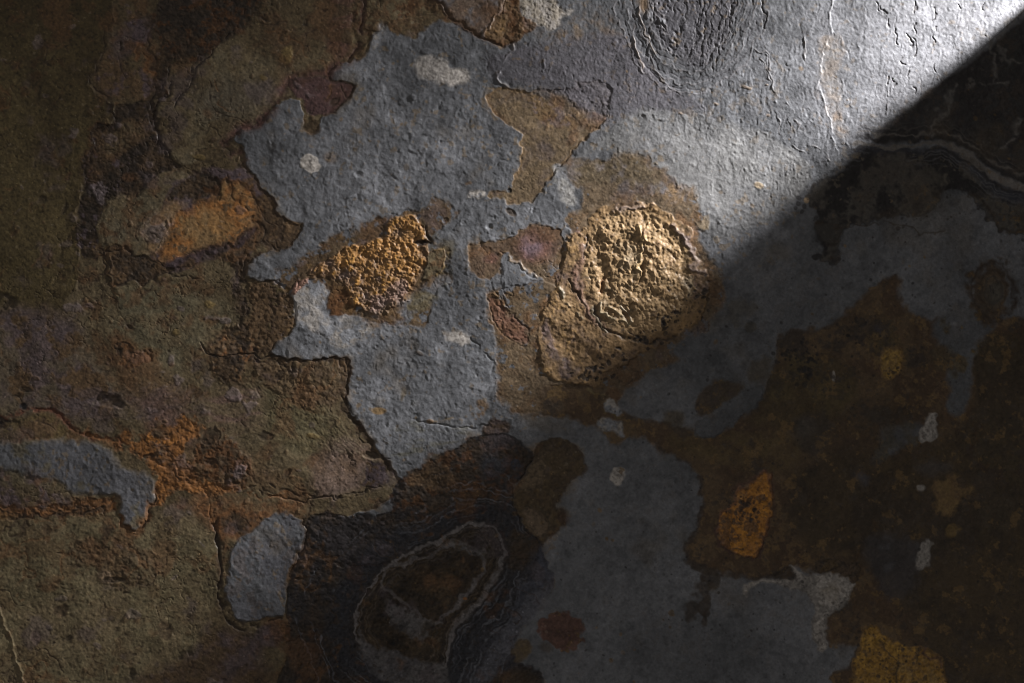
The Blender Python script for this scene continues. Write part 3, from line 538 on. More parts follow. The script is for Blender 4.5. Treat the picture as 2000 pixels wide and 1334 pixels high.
# concentric bands follow one closed outline
ring = P(8, "760,440 860,470 920,520 940,620 930,720 900,790 860,870 760,930 700,1000 660,1100 640,1220 560,1290 430,1310 270,1260 180,1170 130,1060 110,970 150,890 210,820 245,760 290,700 370,650 450,600 540,580 620,550 680,480")
sl = box(ring, 330); d = -sdf(chaikin(ring, True, 2), sl, .5, .9)   # positive outside
x, y = X[sl], Y[sl]
keep = sst(.4, .6, (PART[sl] == len(PARTS) - 1).astype(f4))
edge = 3.5 * N_mid[sl] + 1.2 * N_fine[sl]
dd = d + edge
right = sst(-40, 120, (x - 860) + (y - 1150) * .5)
def band(c, w, col, a, asym=None, part=None):
    m = np.exp(-(np.abs((dd - c) / w)) ** 4) * a * keep
    if asym is not None: m = m * asym
    COL[sl] = COL[sl] * (1 - m[..., None]) + np.asarray(col, f4) * m[..., None]
band(30, 26, c3(.027, .028, .033), .75)
band(70, 22, c3(.050, .051, .060), .7, right); band(100, 10, c3(.10, .10, .112), .6, right); band(125, 14, c3(.035, .035, .042), .7, right)
for c_, w_, k_ in ((14, 2, .4), (22, 1.5, .3), (42, 2, .45), (52, 1.5, .3), (60, 2.5, .5), (78, 2, .5), (88, 1.5, .4), (112, 2, .5)):
    band(c_, w_, c3(.125, .127, .138), k_ * 1.5, sst(-.6, 1.0, N_mid[sl] + right - .5))
    band(c_ + 4, 1.5, BLK, k_, sst(-.6, 1.0, N_big[sl] + right - .3))
inside_brown = sst(-2, 3, -dd) * keep
ib = (c3(.040, .029, .019) * (1 + .2 * N_fine[sl])[..., None] * (1 + .25 * N_mid[sl])[..., None])
COL[sl] = COL[sl] * (1 - .95 * inside_brown[..., None]) + ib * .95 * inside_brown[..., None]
band(0, 3.0 + 2.8 * sst(-30, 90, (X[sl] - 800) * .8 + (1150 - Y[sl]) * .3) + 1.2 * N_mid[sl], c3(.160, .150, .148), .92)
band(-8, 1.5, c3(.12, .11, .105), .5); band(-28, 1.6, c3(.085, .075, .068), .5); band(-36, 1.6, BLK, .5); band(-13, 1.6, BLK, .7); band(-20, 1.4, c3(.10, .085, .07), .5); band(10, 2.2, BLK, .7)
bot = P(8, "130,1020 180,1110 320,1150 480,1220 600,1230 640,1200 620,1400 300,1340 180,1260")
paint(bot, [c3(.115, .110, .110), c3(.085, .082, .085)], soft=5, ns='mid', wa=.8, alpha=.85, brk=1.5)
ring2 = P(8, "700,535 760,560 840,600 852,680 820,750 750,830 690,915 620,975 560,1000 490,995 430,920 360,850 300,810 280,750 310,690 430,655 540,635 610,590")
sl = box(ring2, 40); d = sdf(chaikin(ring2, True, 1), sl, .7, 1); dd = d + 2.0 * N_mid2[sl]
wv = 3.4 + 2.6 * sst(.0, 1.0, (X[sl] - 850) / 90) 
m = (np.exp(-(np.abs(dd / wv)) ** 4) * .9 * (.6 + .4 * sst(-.6, .4, N_mid[sl])))[..., None]; COL[sl] = COL[sl] * (1 - m) + c3(.150, .140, .138) * m
for c_ in (12, 19, 30, 44): 
    m = (np.exp(-((dd - c_) / 2) ** 2) * .4)[..., None]; COL[sl] = COL[sl] * (1 - m) + BLK * m
paint(P(8, "700,530 760,560 850,600 860,640 800,610 740,600 660,600 640,570"), [c3(.13, .125, .125), c3(.07, .06, .05)], soft=3, ns='fine', brk=2, alpha=.85)
paint(P(8, "330,840 420,910 480,980 560,1010 540,1080 480,1110 400,1080 320,1020 290,940"), [c3(.115, .11, .11), c3(.06, .052, .045), BLK], soft=7, ns='mid2', brk=6, alpha=.9)
paint(P(8, "330,980 420,990 430,1040 380,1060 310,1030"), [BLK], soft=6, brk=5, alpha=.8)
spot(846, 1135, 13, 11, RUST2 * .75, .3, .8, 0, .5, rough=1); spot(846, 1135, 34, 24, BRN * .8, .3, .5, 0, .5); spot(908, 1169, 4, 3, RUST, a=.9); 
paint(P(8, "1110,600 1170,570 1190,660 1230,780 1130,860 1040,980 960,1010 1000,900 1080,780 1140,700"), [c3(.085, .088, .105), c3(.05, .052, .062)], soft=8, ns='mid2', alpha=.75, brk=3)
paint(P(8, "990,960 1120,850 1230,800 1200,860 1100,990 1030,1070 1015,1150 940,1250 860,1334 760,1334 860,1180 900,1080"), [c3(.125, .125, .138), c3(.09, .09, .1)], soft=9, ns='str', alpha=.8, brk=2)
paint(P(8, "980,450 1110,520 1150,560 1110,620 1060,690 990,700 980,600"), [BRN2 * .9, DK], soft=7, ns='fine', alpha=.85, brk=3)
paint(P(8, "880,1300 1010,1240 1150,1250 1160,1400 880,1400"), [BRN2, DK, RUST2 * .5], soft=8, ns='mid2', alpha=.85)
line(P(8, "980,720 985,780 960,860 880,930 800,1000 760,1080 740,1200"), 2, -.8, BLK * .8, .8)

# ================================================================== 5. RIGHT SHADOW SIDE
# brown tongue with two tan windows
paint(P(8, "1110,90 1060,170 1010,240 1000,350 1050,440 1120,520 1165,560 1210,520 1290,460 1315,430 1290,380 1230,350 1280,300 1300,210 1380,185 1410,140 1395,70 1340,10 1280,-30 1180,-20 1130,30"), [c3(.085, .062, .038), c3(.06, .045, .032), c3(.13, .085, .035)], soft=4, ns='mid2', wa=.35, tex=1, dh=-.8, part="weathered_layer", plabel="brown tongue pointing down beside the banded core")
paint(P(8, "1110,100 1180,80 1200,180 1150,250 1040,260 1020,240"), [c3(.115, .088, .062)], soft=5, wa=.3)
paint(P(8, "1045,370 1100,345 1170,380 1210,450 1180,530 1140,520 1080,450"), [c3(.135, .105, .078)], soft=4, wa=.3)
line(P(8, "1110,90 1060,170 1005,240 1005,350 1050,440 1120,520 1165,562"), 1.6, -1.5, BLK, .9)
line(P(8, "1080,345 1140,335 1190,380 1220,450 1190,520"), 2, -.8, c3(.05, .045, .035), .7)
line(P(8, "1340,10 1395,70 1412,140 1385,185"), 2.2, -.8, BRN2 * .8, .7, wa=.4)
spot(1100, 1012, 14, 16, c3(.06, .036, .026), 0, .7, 0, .5)
spot(1100, 1233, 37, 34, c3(.105, .056, .042), .3, .9, -.8, .12, 1, .5, part="mineral_spot", plabel="round red-brown blot on the shaded grey")
line(P(8, "1240,940 1320,935 1385,955 1395,1000 1380,1080 1290,1130"), 1.6, -.6, BRN2, .6, wa=.3); spot(1068, 1264, 14, 10, BRN2, 0, .5, soft=.5)
paint(P(8, "1020,1120 1060,1060 1110,1080 1130,1140 1070,1210 1020,1200"), [c3(.12, .09, .055), c3(.085, .065, .045)], soft=5, ns='fine')
spot(1206, 931, 13, 16, PALE * .95, .35, .9, .4, .2, 7, .6, part="mineral_spot", plabel="small upright cream spot in the shaded grey")
# shaded grey is smoother
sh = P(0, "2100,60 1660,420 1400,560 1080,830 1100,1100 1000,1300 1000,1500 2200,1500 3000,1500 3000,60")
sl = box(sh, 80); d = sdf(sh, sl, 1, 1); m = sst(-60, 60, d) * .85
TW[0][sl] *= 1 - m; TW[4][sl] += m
# white lichen-like pair at the olive strip, strip itself
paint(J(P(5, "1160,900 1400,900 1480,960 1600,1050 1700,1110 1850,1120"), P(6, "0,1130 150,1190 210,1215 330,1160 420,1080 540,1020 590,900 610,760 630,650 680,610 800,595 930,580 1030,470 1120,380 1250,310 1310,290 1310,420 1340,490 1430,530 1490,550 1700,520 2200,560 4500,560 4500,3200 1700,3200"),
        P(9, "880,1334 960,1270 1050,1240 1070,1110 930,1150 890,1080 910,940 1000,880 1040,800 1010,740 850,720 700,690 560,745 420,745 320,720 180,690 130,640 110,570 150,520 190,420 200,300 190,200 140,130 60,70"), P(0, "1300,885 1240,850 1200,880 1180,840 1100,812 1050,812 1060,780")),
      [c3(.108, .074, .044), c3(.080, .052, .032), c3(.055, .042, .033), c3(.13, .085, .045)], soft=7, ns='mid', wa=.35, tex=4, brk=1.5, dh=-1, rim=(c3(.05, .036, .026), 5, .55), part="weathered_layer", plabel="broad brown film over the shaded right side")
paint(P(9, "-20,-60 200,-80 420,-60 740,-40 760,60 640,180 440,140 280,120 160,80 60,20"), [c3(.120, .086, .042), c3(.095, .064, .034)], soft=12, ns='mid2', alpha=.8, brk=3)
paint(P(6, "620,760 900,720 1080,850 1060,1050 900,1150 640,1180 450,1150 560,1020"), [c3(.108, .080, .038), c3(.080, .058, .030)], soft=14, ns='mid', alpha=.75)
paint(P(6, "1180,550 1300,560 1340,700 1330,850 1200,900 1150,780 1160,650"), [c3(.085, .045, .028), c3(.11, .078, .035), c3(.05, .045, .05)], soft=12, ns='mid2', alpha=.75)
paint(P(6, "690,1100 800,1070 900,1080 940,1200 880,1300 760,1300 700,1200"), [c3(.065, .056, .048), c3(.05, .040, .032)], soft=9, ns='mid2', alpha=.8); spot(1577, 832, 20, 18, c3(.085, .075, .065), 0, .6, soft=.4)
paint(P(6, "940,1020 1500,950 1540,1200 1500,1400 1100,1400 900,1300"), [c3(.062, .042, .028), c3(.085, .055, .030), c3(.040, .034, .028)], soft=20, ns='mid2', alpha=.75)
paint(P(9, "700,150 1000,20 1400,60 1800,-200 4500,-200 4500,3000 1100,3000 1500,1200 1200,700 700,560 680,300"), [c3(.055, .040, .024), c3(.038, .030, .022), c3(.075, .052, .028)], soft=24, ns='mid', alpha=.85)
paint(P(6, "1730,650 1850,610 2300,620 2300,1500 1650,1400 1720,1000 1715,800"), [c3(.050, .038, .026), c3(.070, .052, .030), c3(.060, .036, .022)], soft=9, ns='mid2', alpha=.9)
# grey channel and grey windows
paint(P(6, "1480,545 1700,475 1830,480 1860,560 1820,610 1735,680 1718,780 1712,900 1700,1010 1640,1070 1570,1050 1600,900 1560,830 1600,760 1540,680 1480,650"), [GREY * .78, GREY2 * .85, c3(.09, .08, .062)], soft=7, ns='mid', wa=.5)
spot(1874, 708, 14, 17, c3(.10, .072, .035), 0, .75, 0, .3, rough=.7)
paint(P(6, "1480,700 1600,690 1630,760 1560,830 1480,800"), [c3(.085, .066, .040)], soft=9, alpha=.7)
paint(P(6, "1220,1150 1330,1110 1440,1120 1420,1220 1330,1250 1250,1290 1190,1334 1150,1300 1200,1220"), [GREY * .72, c3(.085, .08, .07)], soft=8, ns='mid2', alpha=.85)
paint(P(9, "1120,560 1180,520 1300,530 1400,560 1450,540 1480,640 1400,700 1370,820 1300,900 1200,860 1160,720 1130,640"), [c3(.085, .086, .095), c3(.055, .05, .05)], soft=13, ns='mid', alpha=.8, brk=4)
paint(P(9, "1390,120 1500,80 1600,90 1560,160 1420,180"), [c3(.08, .075, .075)], soft=12, alpha=.6)
paint(P(9, "1060,170 1140,180 1140,240 1080,230"), [c3(.08, .078, .085)], soft=10, alpha=.7)
# inner grey pocket with brown fleck
paint(P(6, "160,1180 170,1110 280,1080 340,990 440,950 550,910 550,960 540,1010 440,1070 400,1140 330,1165 260,1215 190,1210"), [GREY * .85, GREY2 * .9], soft=4, ns='mid', wa=.4, dh=.8)
paint(P(6, "160,1010 190,920 290,860 380,890 440,910 440,950 340,990 280,1060 200,1080"), [c3(.082, .060, .034), c3(.062, .045, .032)], soft=6, ns='mid2', alpha=.9, brk=2)
paint(P(6, "460,800 580,740 610,800 590,880 500,920 460,880"), [c3(.085, .07, .05)], soft=9, alpha=.7, brk=3)
paint(P(6, "-20,1040 90,1050 110,1100 60,1150 -20,1140"), [c3(.075, .058, .036)], soft=7, alpha=.7)
paint(P(6, "340,420 480,440 500,480 420,520 400,600 340,560"), [c3(.085, .072, .055)], soft=9, alpha=.5, brk=5); spot(1465, 640, 12, 10, c3(.07, .058, .04), 0, .6)
line(P(9, "60,70 140,130 190,200 205,300 185,420 150,520 108,570 130,640 180,690 320,722 430,748 560,742 700,690"), 3, -.8, c3(.04, .03, .024), .7, wa=.4, cw=5)
for q in ((1350, 1100, 14, 6), (1356, 1108, 9, 7), (1370, 1150, 12, 16), (1350, 1190, 11, 13), (1375, 1185, 7, 12), (1376, 1215, 5, 10), (1385, 1130, 14, 9), (1382, 1200, 6, 6), (1365, 1112, 18, 4)): spot(*q, DK * 1.2, .3, .8, -.5, .4, rough=1.2)
# ring mark
spot(1940, 569, 44, 56, c3(.060, .042, .028), 0, .9, 0, .18, 4, .6); spot(1942, 571, 30, 40, c3(.095, .07, .045), 0, .8, 0, .25); spot(1944, 573, 18, 26, c3(.085, .078, .066), 0, .9, 0, .3)
line(P(6, "1725,330 1760,260 1840,240 1900,290 1960,340 1965,430 1920,500"), 4, -.6, DK, .6)
for q_, cc in ((50, c3(.032, .022, .016)), (33, c3(.045, .03, .02)), (20, c3(.05, .045, .04))):
    a_ = np.linspace(0, 6.3, 28); line(np.stack([1941 + q_ * .86 * np.cos(a_), 570 + q_ * 1.15 * np.sin(a_)], 1), 3, -.4, cc, .7, wa=.8, wb=1.5, brk=.35, cw=3.5)
line(P(6, "1815,370 1825,400 1835,385 1840,410"), 1.2, -.8, BLK, .8)
spot(1866, 633, 8, 5, GREY * 1.5, .3, .7, .4, .4, rough=1)
# white smears
paint(P(9, "440,770 560,752 640,752 720,748 700,700 690,678 740,705 780,735 850,740 900,725 960,720 1020,755 1062,775 1045,800 1020,870 985,905 925,940 895,1000 885,1060 910,1130 885,1172 850,1140 822,1080 820,1000 832,940 825,885 790,830 740,805 650,790 570,765 480,785 445,850 425,850"), [PALE * .80, PALE * .62, PALE * .45], soft=3.5, ns='fine', wa=.4, tex=7, brk=1, part="mineral_spot", plabel="pale Y-shaped smear on the shaded side")
paint(P(9, "620,690 690,680 720,740 640,745 600,720"), [DK * 1.3, BRN2], soft=5, brk=2, ns='fine'); paint(P(9, "830,660 1020,650 1090,700 1070,770 1000,740 950,700 880,720 820,710"), [DK, BRN2 * 1.1, c3(.09, .06, .03)], soft=5, brk=4, ns='fine', tex=5)
paint(P(9, "880,800 940,760 980,800 960,850 900,860"), [c3(.14, .115, .08)], soft=9, alpha=.6, brk=3)
paint(P(9, "1440,540 1480,530 1492,570 1478,600 1480,640 1450,690 1435,718 1400,712 1388,690 1400,620 1415,580"), [PALE * .62, PALE * .5], soft=2.5, ns='fine', wa=.3, tex=7, part="mineral_spot", plabel="upright pale streak near the right edge")
paint(P(6, "1440,1120 1460,1070 1500,1055 1520,1080 1510,1110 1525,1170 1500,1210 1460,1232 1420,1225 1402,1170"), [PALE * .72, PALE * .55], soft=2.5, ns='fine', wa=.3, tex=7, part="mineral_spot", plabel="pale patch with a small tip on the right")
spot(1797, 953, 11, 8, PALE * .7, .2, .9, .3, .4, rough=1); spot(1628, 736, 3.2, 10, PALE * .8, .0, .9, .2, .3, rough=.3)
paint(P(5, "1510,990 1550,970 1610,1040 1600,1090 1550,1060 1520,1050"), [PALE * .75, GREY * 1.3], soft=3, ns='fine', tex=7, wa=.4)
paint(P(5, "1500,1070 1540,1080 1600,1120 1630,1180 1640,1210 1600,1200 1560,1170 1480,1170 1465,1130"), [PALE * .62, GREY * 1.2], soft=4, ns='fine', tex=7, wa=.5, brk=1.5, part="mineral_spot", plabel="pale smear under the ochre crust")
line(P(5, "1420,940 1460,960 1500,965 1520,990"), 2.5, 1, c3(.25, .2, .11), .7); line(P(5, "1515,1050 1580,1085 1600,1090"), 1.5, -1, c3(.10, .08, .03), .8)
# amber crust and mustard crust
paint(P(9, "600,175 590,240 605,290 590,340 600,400 570,450 550,530 540,590 500,635 430,635 360,605 300,570 275,500 290,440 330,360 380,320 400,270 450,220 510,190 560,150 585,160"), [c3(.44, .195, .034), c3(.32, .140, .030), c3(.36, .18, .055), c3(.16, .08, .03)], soft=3, ns='mid2', wa=.4, wb=1.2, tex=3, dh=1, rim=(c3(.14, .07, .045), 3.5, .8), part="amber_crust", plabel="amber drop-shaped crust in the shaded side")
line(P(9, "300,420 270,500 300,575 360,615 440,640 520,635 545,590"), 2.4, -1.2, c3(.06, .035, .03), .85, wa=.4, cw=3.5)
line(P(9, "600,160 608,230 595,300 610,350 600,400 555,500 545,580"), 1.8, -1, c3(.08, .045, .03), .7, wa=.4)
line(P(9, "380,250 440,220 520,170 580,150"), 4, 1, c3(.11, .06, .042), .8)
paint(P(9, "1100,1015 1180,1005 1210,1060 1260,1100 1340,1130 1440,1130 1520,1160 1560,1240 1560,1450 1040,1450 1050,1250 1090,1150 1100,1080"), [c3(.36, .205, .042), c3(.27, .150, .034), c3(.30, .19, .065), c3(.12, .075, .028)], soft=3.5, ns='mid2', wa=.6, wb=1.2, tex=3, dh=1, rim=(c3(.12, .07, .03), 3, .7), part="mustard_crust", plabel="mustard yellow crust at the bottom edge")
line(P(9, "1290,1334 1280,1290 1310,1230 1260,1180 1210,1100"), 1.8, -1, DK, .7); line(P(9, "1440,1130 1430,1170 1480,1200 1520,1190 1540,1240"), 3, -1, c3(.09, .05, .04), .8)
paint(P(6, "1220,715 1270,690 1320,730 1325,800 1290,870 1240,882 1205,860 1200,780"), [c3(.30, .185, .05), c3(.20, .125, .04)], soft=3.5, ns='fine', wa=.4, tex=3, rim=(c3(.09, .05, .03), 2.5, .5), part="amber_crust", plabel="small amber oval crust high on the shaded side")
paint(P(9, "1490,220 1560,170 1600,160 1650,210 1640,260 1710,240 1720,280 1650,310 1640,370 1580,400 1500,380 1510,300"), [c3(.19, .125, .055), c3(.14, .09, .045)], soft=5, ns='fine', wa=.7, brk=3, tex=4); spot(1861, 1034, 15, 11, c3(.16, .105, .04), 0, .8, 0, .35, rough=1)
# dark veined top-right part, cast shadow deepened in its colour, and wave bands
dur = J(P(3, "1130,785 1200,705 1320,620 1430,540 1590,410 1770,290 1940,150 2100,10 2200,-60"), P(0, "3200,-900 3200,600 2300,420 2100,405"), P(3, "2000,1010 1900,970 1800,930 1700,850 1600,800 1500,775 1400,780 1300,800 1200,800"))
paint(dur, [BLK * 1.6, c3(.042, .040, .039), BLK * 1.3, c3(.040, .034, .031)], soft=7, ns='mid2', wa=.3, tex=4, part="banded_core", plabel="dark veined part in the upper right corner, its shadow deepened in the colour")
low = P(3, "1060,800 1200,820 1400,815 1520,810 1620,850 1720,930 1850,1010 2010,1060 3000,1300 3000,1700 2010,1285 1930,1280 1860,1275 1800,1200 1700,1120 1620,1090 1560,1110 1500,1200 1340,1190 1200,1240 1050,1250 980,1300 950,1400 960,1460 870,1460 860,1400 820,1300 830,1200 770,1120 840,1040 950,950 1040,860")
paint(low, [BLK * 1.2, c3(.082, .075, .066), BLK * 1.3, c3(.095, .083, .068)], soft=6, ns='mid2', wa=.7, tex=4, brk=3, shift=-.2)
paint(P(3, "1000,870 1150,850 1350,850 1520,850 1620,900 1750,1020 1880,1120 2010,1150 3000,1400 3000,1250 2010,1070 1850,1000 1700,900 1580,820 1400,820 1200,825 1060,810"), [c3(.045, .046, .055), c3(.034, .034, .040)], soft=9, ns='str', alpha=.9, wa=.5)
paint(P(3, "1040,950 1300,930 1500,900 1600,980 1700,1080 1500,1100 1350,1060 1200,1000 1100,1100 1000,1050"), [c3(.095, .085, .072), c3(.06, .052, .045)], soft=14, ns='mid2', alpha=.6, brk=10)
wave = P(3, "1050,795 1110,795 1150,806 1230,822 1330,815 1450,792 1520,790 1600,820 1670,870 1740,930 1830,980 1920,1010 2010,1050 2300,1150")
sl = box(wave, 120); d = sdf(chaikin(wave, False, 1), sl, .4, .9, False)
wv = 4.2 + 4.0 * sst(1750, 1990, X[sl]) + 1.0 * N_mid2[sl]
m = (np.exp(-(np.abs(d / wv)) ** 5) * .92)[..., None]; COL[sl] = COL[sl] * (1 - m) + c3(.150, .138, .128) * m
for off, w_, cc, aa, sd in ((14, 5, BLK, .9, 1), (23, 2.2, c3(.13, .118, .108), .8, 2), (30, 2.5, BLK * 1.2, .7, 3), (34, 1.5, c3(.095, .085, .078), .5, 4), (44, 2, c3(.07, .065, .062), .4, 5)):
    q = wave + np.array([off * .25, -off])
    d = sdf(chaikin(q, False, 1), sl, .7, 1.1, False); m = (np.exp(-(d / w_) ** 2) * aa * sst(1640, 1700, X[sl]))[..., None]; COL[sl] = COL[sl] * (1 - m) + np.asarray(cc, f4) * m
for off, w_, cc, aa in ((12, 3, BLK * 1.0, .8), (18, 1.5, c3(.105, .103, .105), .65), (25, 1.5, c3(.10, .098, .10), .65), (33, 1.5, c3(.10, .098, .10), .65), (38, 2, BLK, .4), (44, 1.2, c3(.08, .08, .085), .4)):
    q = wave + np.array([-off * .15, off])
    d = sdf(chaikin(q, False, 1), sl, .8, 1.3, False); m = (np.exp(-(d / w_) ** 2) * aa * sst(-.8, .6, N_mid[sl]))[..., None]; COL[sl] = COL[sl] * (1 - m) + np.asarray(cc, f4) * m
for s_ in ("1700,170 1740,210 1790,240 1830,300 1830,420 1820,460", "1540,460 1640,470 1740,450 1820,465 1900,440", "1850,250 1900,270 1960,330", "1830,200 1880,160 1960,90 2050,40", "1960,680 1920,760 1870,810", "1640,480 1580,600 1480,700"):
    line(P(3, s_), 6, 0, c3(.135, .126, .118), .8, wa=2.6, wb=1.8, brk=.2, cw=4.5)
paint(P(6, "810,0 1020,-20 970,60 955,130 870,132 860,80 810,40"), [DK * 1.2, c3(.05, .046, .042)], soft=4, ns='str', brk=1)
spot(1593, 502, 16, 7, BLK * 1.2, 0, .9, -.5, .25, rough=.9); spot(1625, 504, 10, 6, DK * 1.5, 0, .6, 0, .4, rough=1)
line(P(3, "980,1260 1100,1255 1250,1245 1380,1260 1420,1300 1560,1290"), 1.6, -.8, DK, .7)
line(P(3, "1650,1090 1740,1110 1810,1180 1840,1250 1900,1285 2010,1270"), 3, -.6, DK, .7)
spot(1575, 391, 5, 5, c3(.36, .27, .18), 0, .8)

# ================================================================== 6. scattered chips, pits and specks
def inside(x, y, kinds):
    i = min(np.searchsorted(gx, x), NX - 1); j = min(np.searchsorted(gy, y), NY - 1)
    return max(range(NT), key=lambda k: TW[k][j, i]) in kinds
for k in range(420):    # lilac-grey and dark chips on the weathered left
    x, y = rng.uniform(-60, 760), rng.uniform(-60, 1390)
    if not inside(x, y, (1, 5)): continue
    s_ = rng.gamma(2.0, 1.5) + 1.4; e = rng.uniform(.4, 1)
    kind = rng.random()
    if kind < .35: spot(x, y, s_ * 1.4, s_ * e, c3(.15, .13, .13), rng.normal(0, .5), .4, .12 * s_, .4, rough=2)
    elif kind < .7: spot(x, y, s_ * 1.3, s_ * e, DK, rng.normal(0, .6), .6, -.3 * s_, .35, rough=1)
    else: spot(x, y, s_, s_ * e, BRN, rng.uniform(0, 3), .4, .32 * s_, .35, rough=.8)
for (x, y, rx, ry, kd) in ((192, 372, 16, 12, 1), (198, 392, 9, 8, 1), (236, 243, 12, 6, 1), (160, 262, 16, 9, 1), (207, 270, 12, 8, 1), (270, 287, 14, 7, 0), (245, 210, 12, 6, 0), (279, 193, 8, 4, 1), (318, 194, 12, 5, 1), (365, 337, 6, 5, 0), (485, 337, 10, 6, 0), (365, 378, 14, 7, 0), (390, 307, 14, 6, 2), (285, 896, 14, 6, 0), (352, 905, 10, 12, 1), (408, 853, 12, 8, 0), (527, 855, 20, 6, 0), (612, 852, 16, 5, 2), (470, 915, 8, 10, 1), (455, 953, 9, 7, 1), (355, 742, 12, 8, 1), (335, 700, 10, 14, 1), (140, 600, 22, 7, 1), (175, 596, 12, 8, 1), (345, 650, 8, 7, 2), (425, 624, 12, 5, 1), (304, 803, 11, 7, 1), (490, 775, 8, 6, 1), (487, 795, 10, 8, 1), (458, 772, 9, 6, 1), (322, 545, 9, 6, 1), (410, 595, 10, 6, 2), (535, 735, 14, 9, 0), (350, 600, 9, 5, 1), (308, 450, 13, 10, 1), (278, 452, 6, 6, 1), (330, 437, 5, 4, 1), (465, 410, 8, 7, 1), (430, 432, 8, 3, 1), (75, 85, 6, 9, 1), (560, 107, 11, 14, 2), (514, 153, 9, 7, 2), (478, 332, 9, 6, 1), (370, 1277, 10, 8, 0)):
    if kd == 1: spot(x, y, rx, ry, c3(.16, .138, .140), .2, .5, 1.2, .45, rough=2.2)
    elif kd == 0: spot(x, y, rx, ry, DK, .2, .65, -1.8, .45, rough=2.2)
    else: spot(x, y, rx, ry, c3(.17, .12, .05), .2, .7, 1.2, .35, rough=.8)
for k in range(240):    # rings, pimples and dimples on the grey
    x, y = rng.uniform(460, 1500), rng.uniform(-40, 900)
    if not inside(x, y, (0, 6)): continue
    s_ = rng.uniform(1.8, 5)
    spot(x, y, s_, s_ * rng.uniform(.6, 1), None, rng.uniform(0, 3), 1, rng.choice([-1, 1]) * rng.uniform(.3, 1.2), .3, rough=.4, ring=rng.uniform(0, .5))
for k in range(260):    # ochre freckles on the grey
    x, y = rng.uniform(460, 2000), rng.uniform(-40, 1380)
    s_ = rng.uniform(1, 3.2)
    spot(x, y, s_ * 1.3, s_, c3(.15, .10, .05), rng.uniform(0, 3), rng.uniform(.2, .6), 0, .5, rough=1)
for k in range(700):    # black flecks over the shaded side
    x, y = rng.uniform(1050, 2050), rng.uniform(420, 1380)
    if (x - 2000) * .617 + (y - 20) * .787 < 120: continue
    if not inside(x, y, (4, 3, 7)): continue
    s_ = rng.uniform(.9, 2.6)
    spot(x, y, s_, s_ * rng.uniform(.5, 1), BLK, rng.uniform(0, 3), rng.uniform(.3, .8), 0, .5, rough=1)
for cx_, cy_, n_, sp_ in ((1570, 700, 90, 26), (1680, 650, 70, 30), (1600, 740, 60, 30), (1690, 800, 20, 12), (1650, 380, 110, 55), (1800, 395, 60, 45), (1460, 1000, 60, 26), (1730, 1270, 80, 45), (1740, 730, 20, 14)):
    for k in range(n_):
        s_ = rng.uniform(.9, 3.4); spot(cx_ + rng.normal(0, sp_), cy_ + rng.normal(0, sp_ * .6), s_ * 1.2, s_, BLK * 1.2, rng.uniform(0, 3), .7, -.3, .4, rough=1)

# ================================================================== 7. relief
T = [None] * NT
H *= .66
peel = fbm(7.5, 2, .7, 300); peel2 = bn(15, seed=301)
# diagonal drift of the slate's grain
gxr = (X * .80 + Y * .35) / 6.5; gyr = (-X * .35 + Y * .80) / 10.5
grain = gather(gxr + .25 * WXb, gyr + .25 * WYb, 1)
crk = np.abs(fbm(38, 4, .62, 420)); crm = sst(.2, 1.3, bn(95, seed=425))
T[0] = .20 * peel + .20 * grain + .20 * peel2 + .09 * N_grain + .06 * N_grit
gxr = (X * .95 + Y * .15) / 3.8; gyr = (-X * .15 + Y * .95) / 9.5
grain6 = gather(gxr + .3 * WXb, gyr + .3 * WYb, 2)
flake = np.abs(fbm(26, 3, .6, 320, sy=40))
T[6] = .19 * grain6 + .09 * peel + .13 * N_grain + .10 * N_grit - .3 * np.exp(-(flake / .06) ** 2) * sst(.5, 1.5, bn(70, seed=330)) + .18 * peel2
T[1] = .11 * N_grain + .09 * N_grit + .11 * peel + .20 * bn(14, seed=340) + .10 * N_str + .08 * grain - 1.2 * np.exp(-(crk / .035) ** 2) * crm
T[5] = .20 * N_grain + .12 * N_grit + .2 * peel + .6 * np.abs(fbm(15, 3, .7, 350)) + .2 * N_str - 1.2 * np.exp(-(crk / .05) ** 2) * crm
T[4] = .08 * N_grain + .05 * N_grit + .10 * peel + .06 * grain
T[7] = .14 * N_grain + .08 * N_grit + .12 * peel
# only where they occur: lumpy ochre and round granules
lum = np.zeros((NY, NX), f4); gra = np.zeros((NY, NX), f4)
sl = box(np.array([[1040, 390], [1400, 760]], float), 10)
d1, d2, v = cells(X[sl] / 13 + .9 * WXb[sl] / 3, Y[sl] / 17 + .9 * WYb[sl] / 3, 1)
e1, e2, v2 = cells(X[sl] / 6.2 + WXb[sl] / 4, Y[sl] / 6.2 + WYb[sl] / 4, 2)
rg = 1 - np.abs(fbm(30, 4, .62, 365, sy=42)[sl]); rg2 = 1 - np.abs(fbm(13, 3, .6, 368)[sl])
lum[sl] = 2.0 * .55 * (1 - d1 ** 2 * 1.1) * (.1 + 1.1 * v ** 2) + .6 * (1 - e1 ** 2) * v2 + 3.4 * rg + 1.5 * rg2 + 1.0 * N_fine[sl] + .45 * N_grain[sl] + .25 * N_grit[sl] + 1.5 * bn(34, seed=360)[sl]
inn = sdf(chaikin(nod), sl, .5, 1.0); lum[sl] *= .30 + .30 * sst(-6, 14, inn)
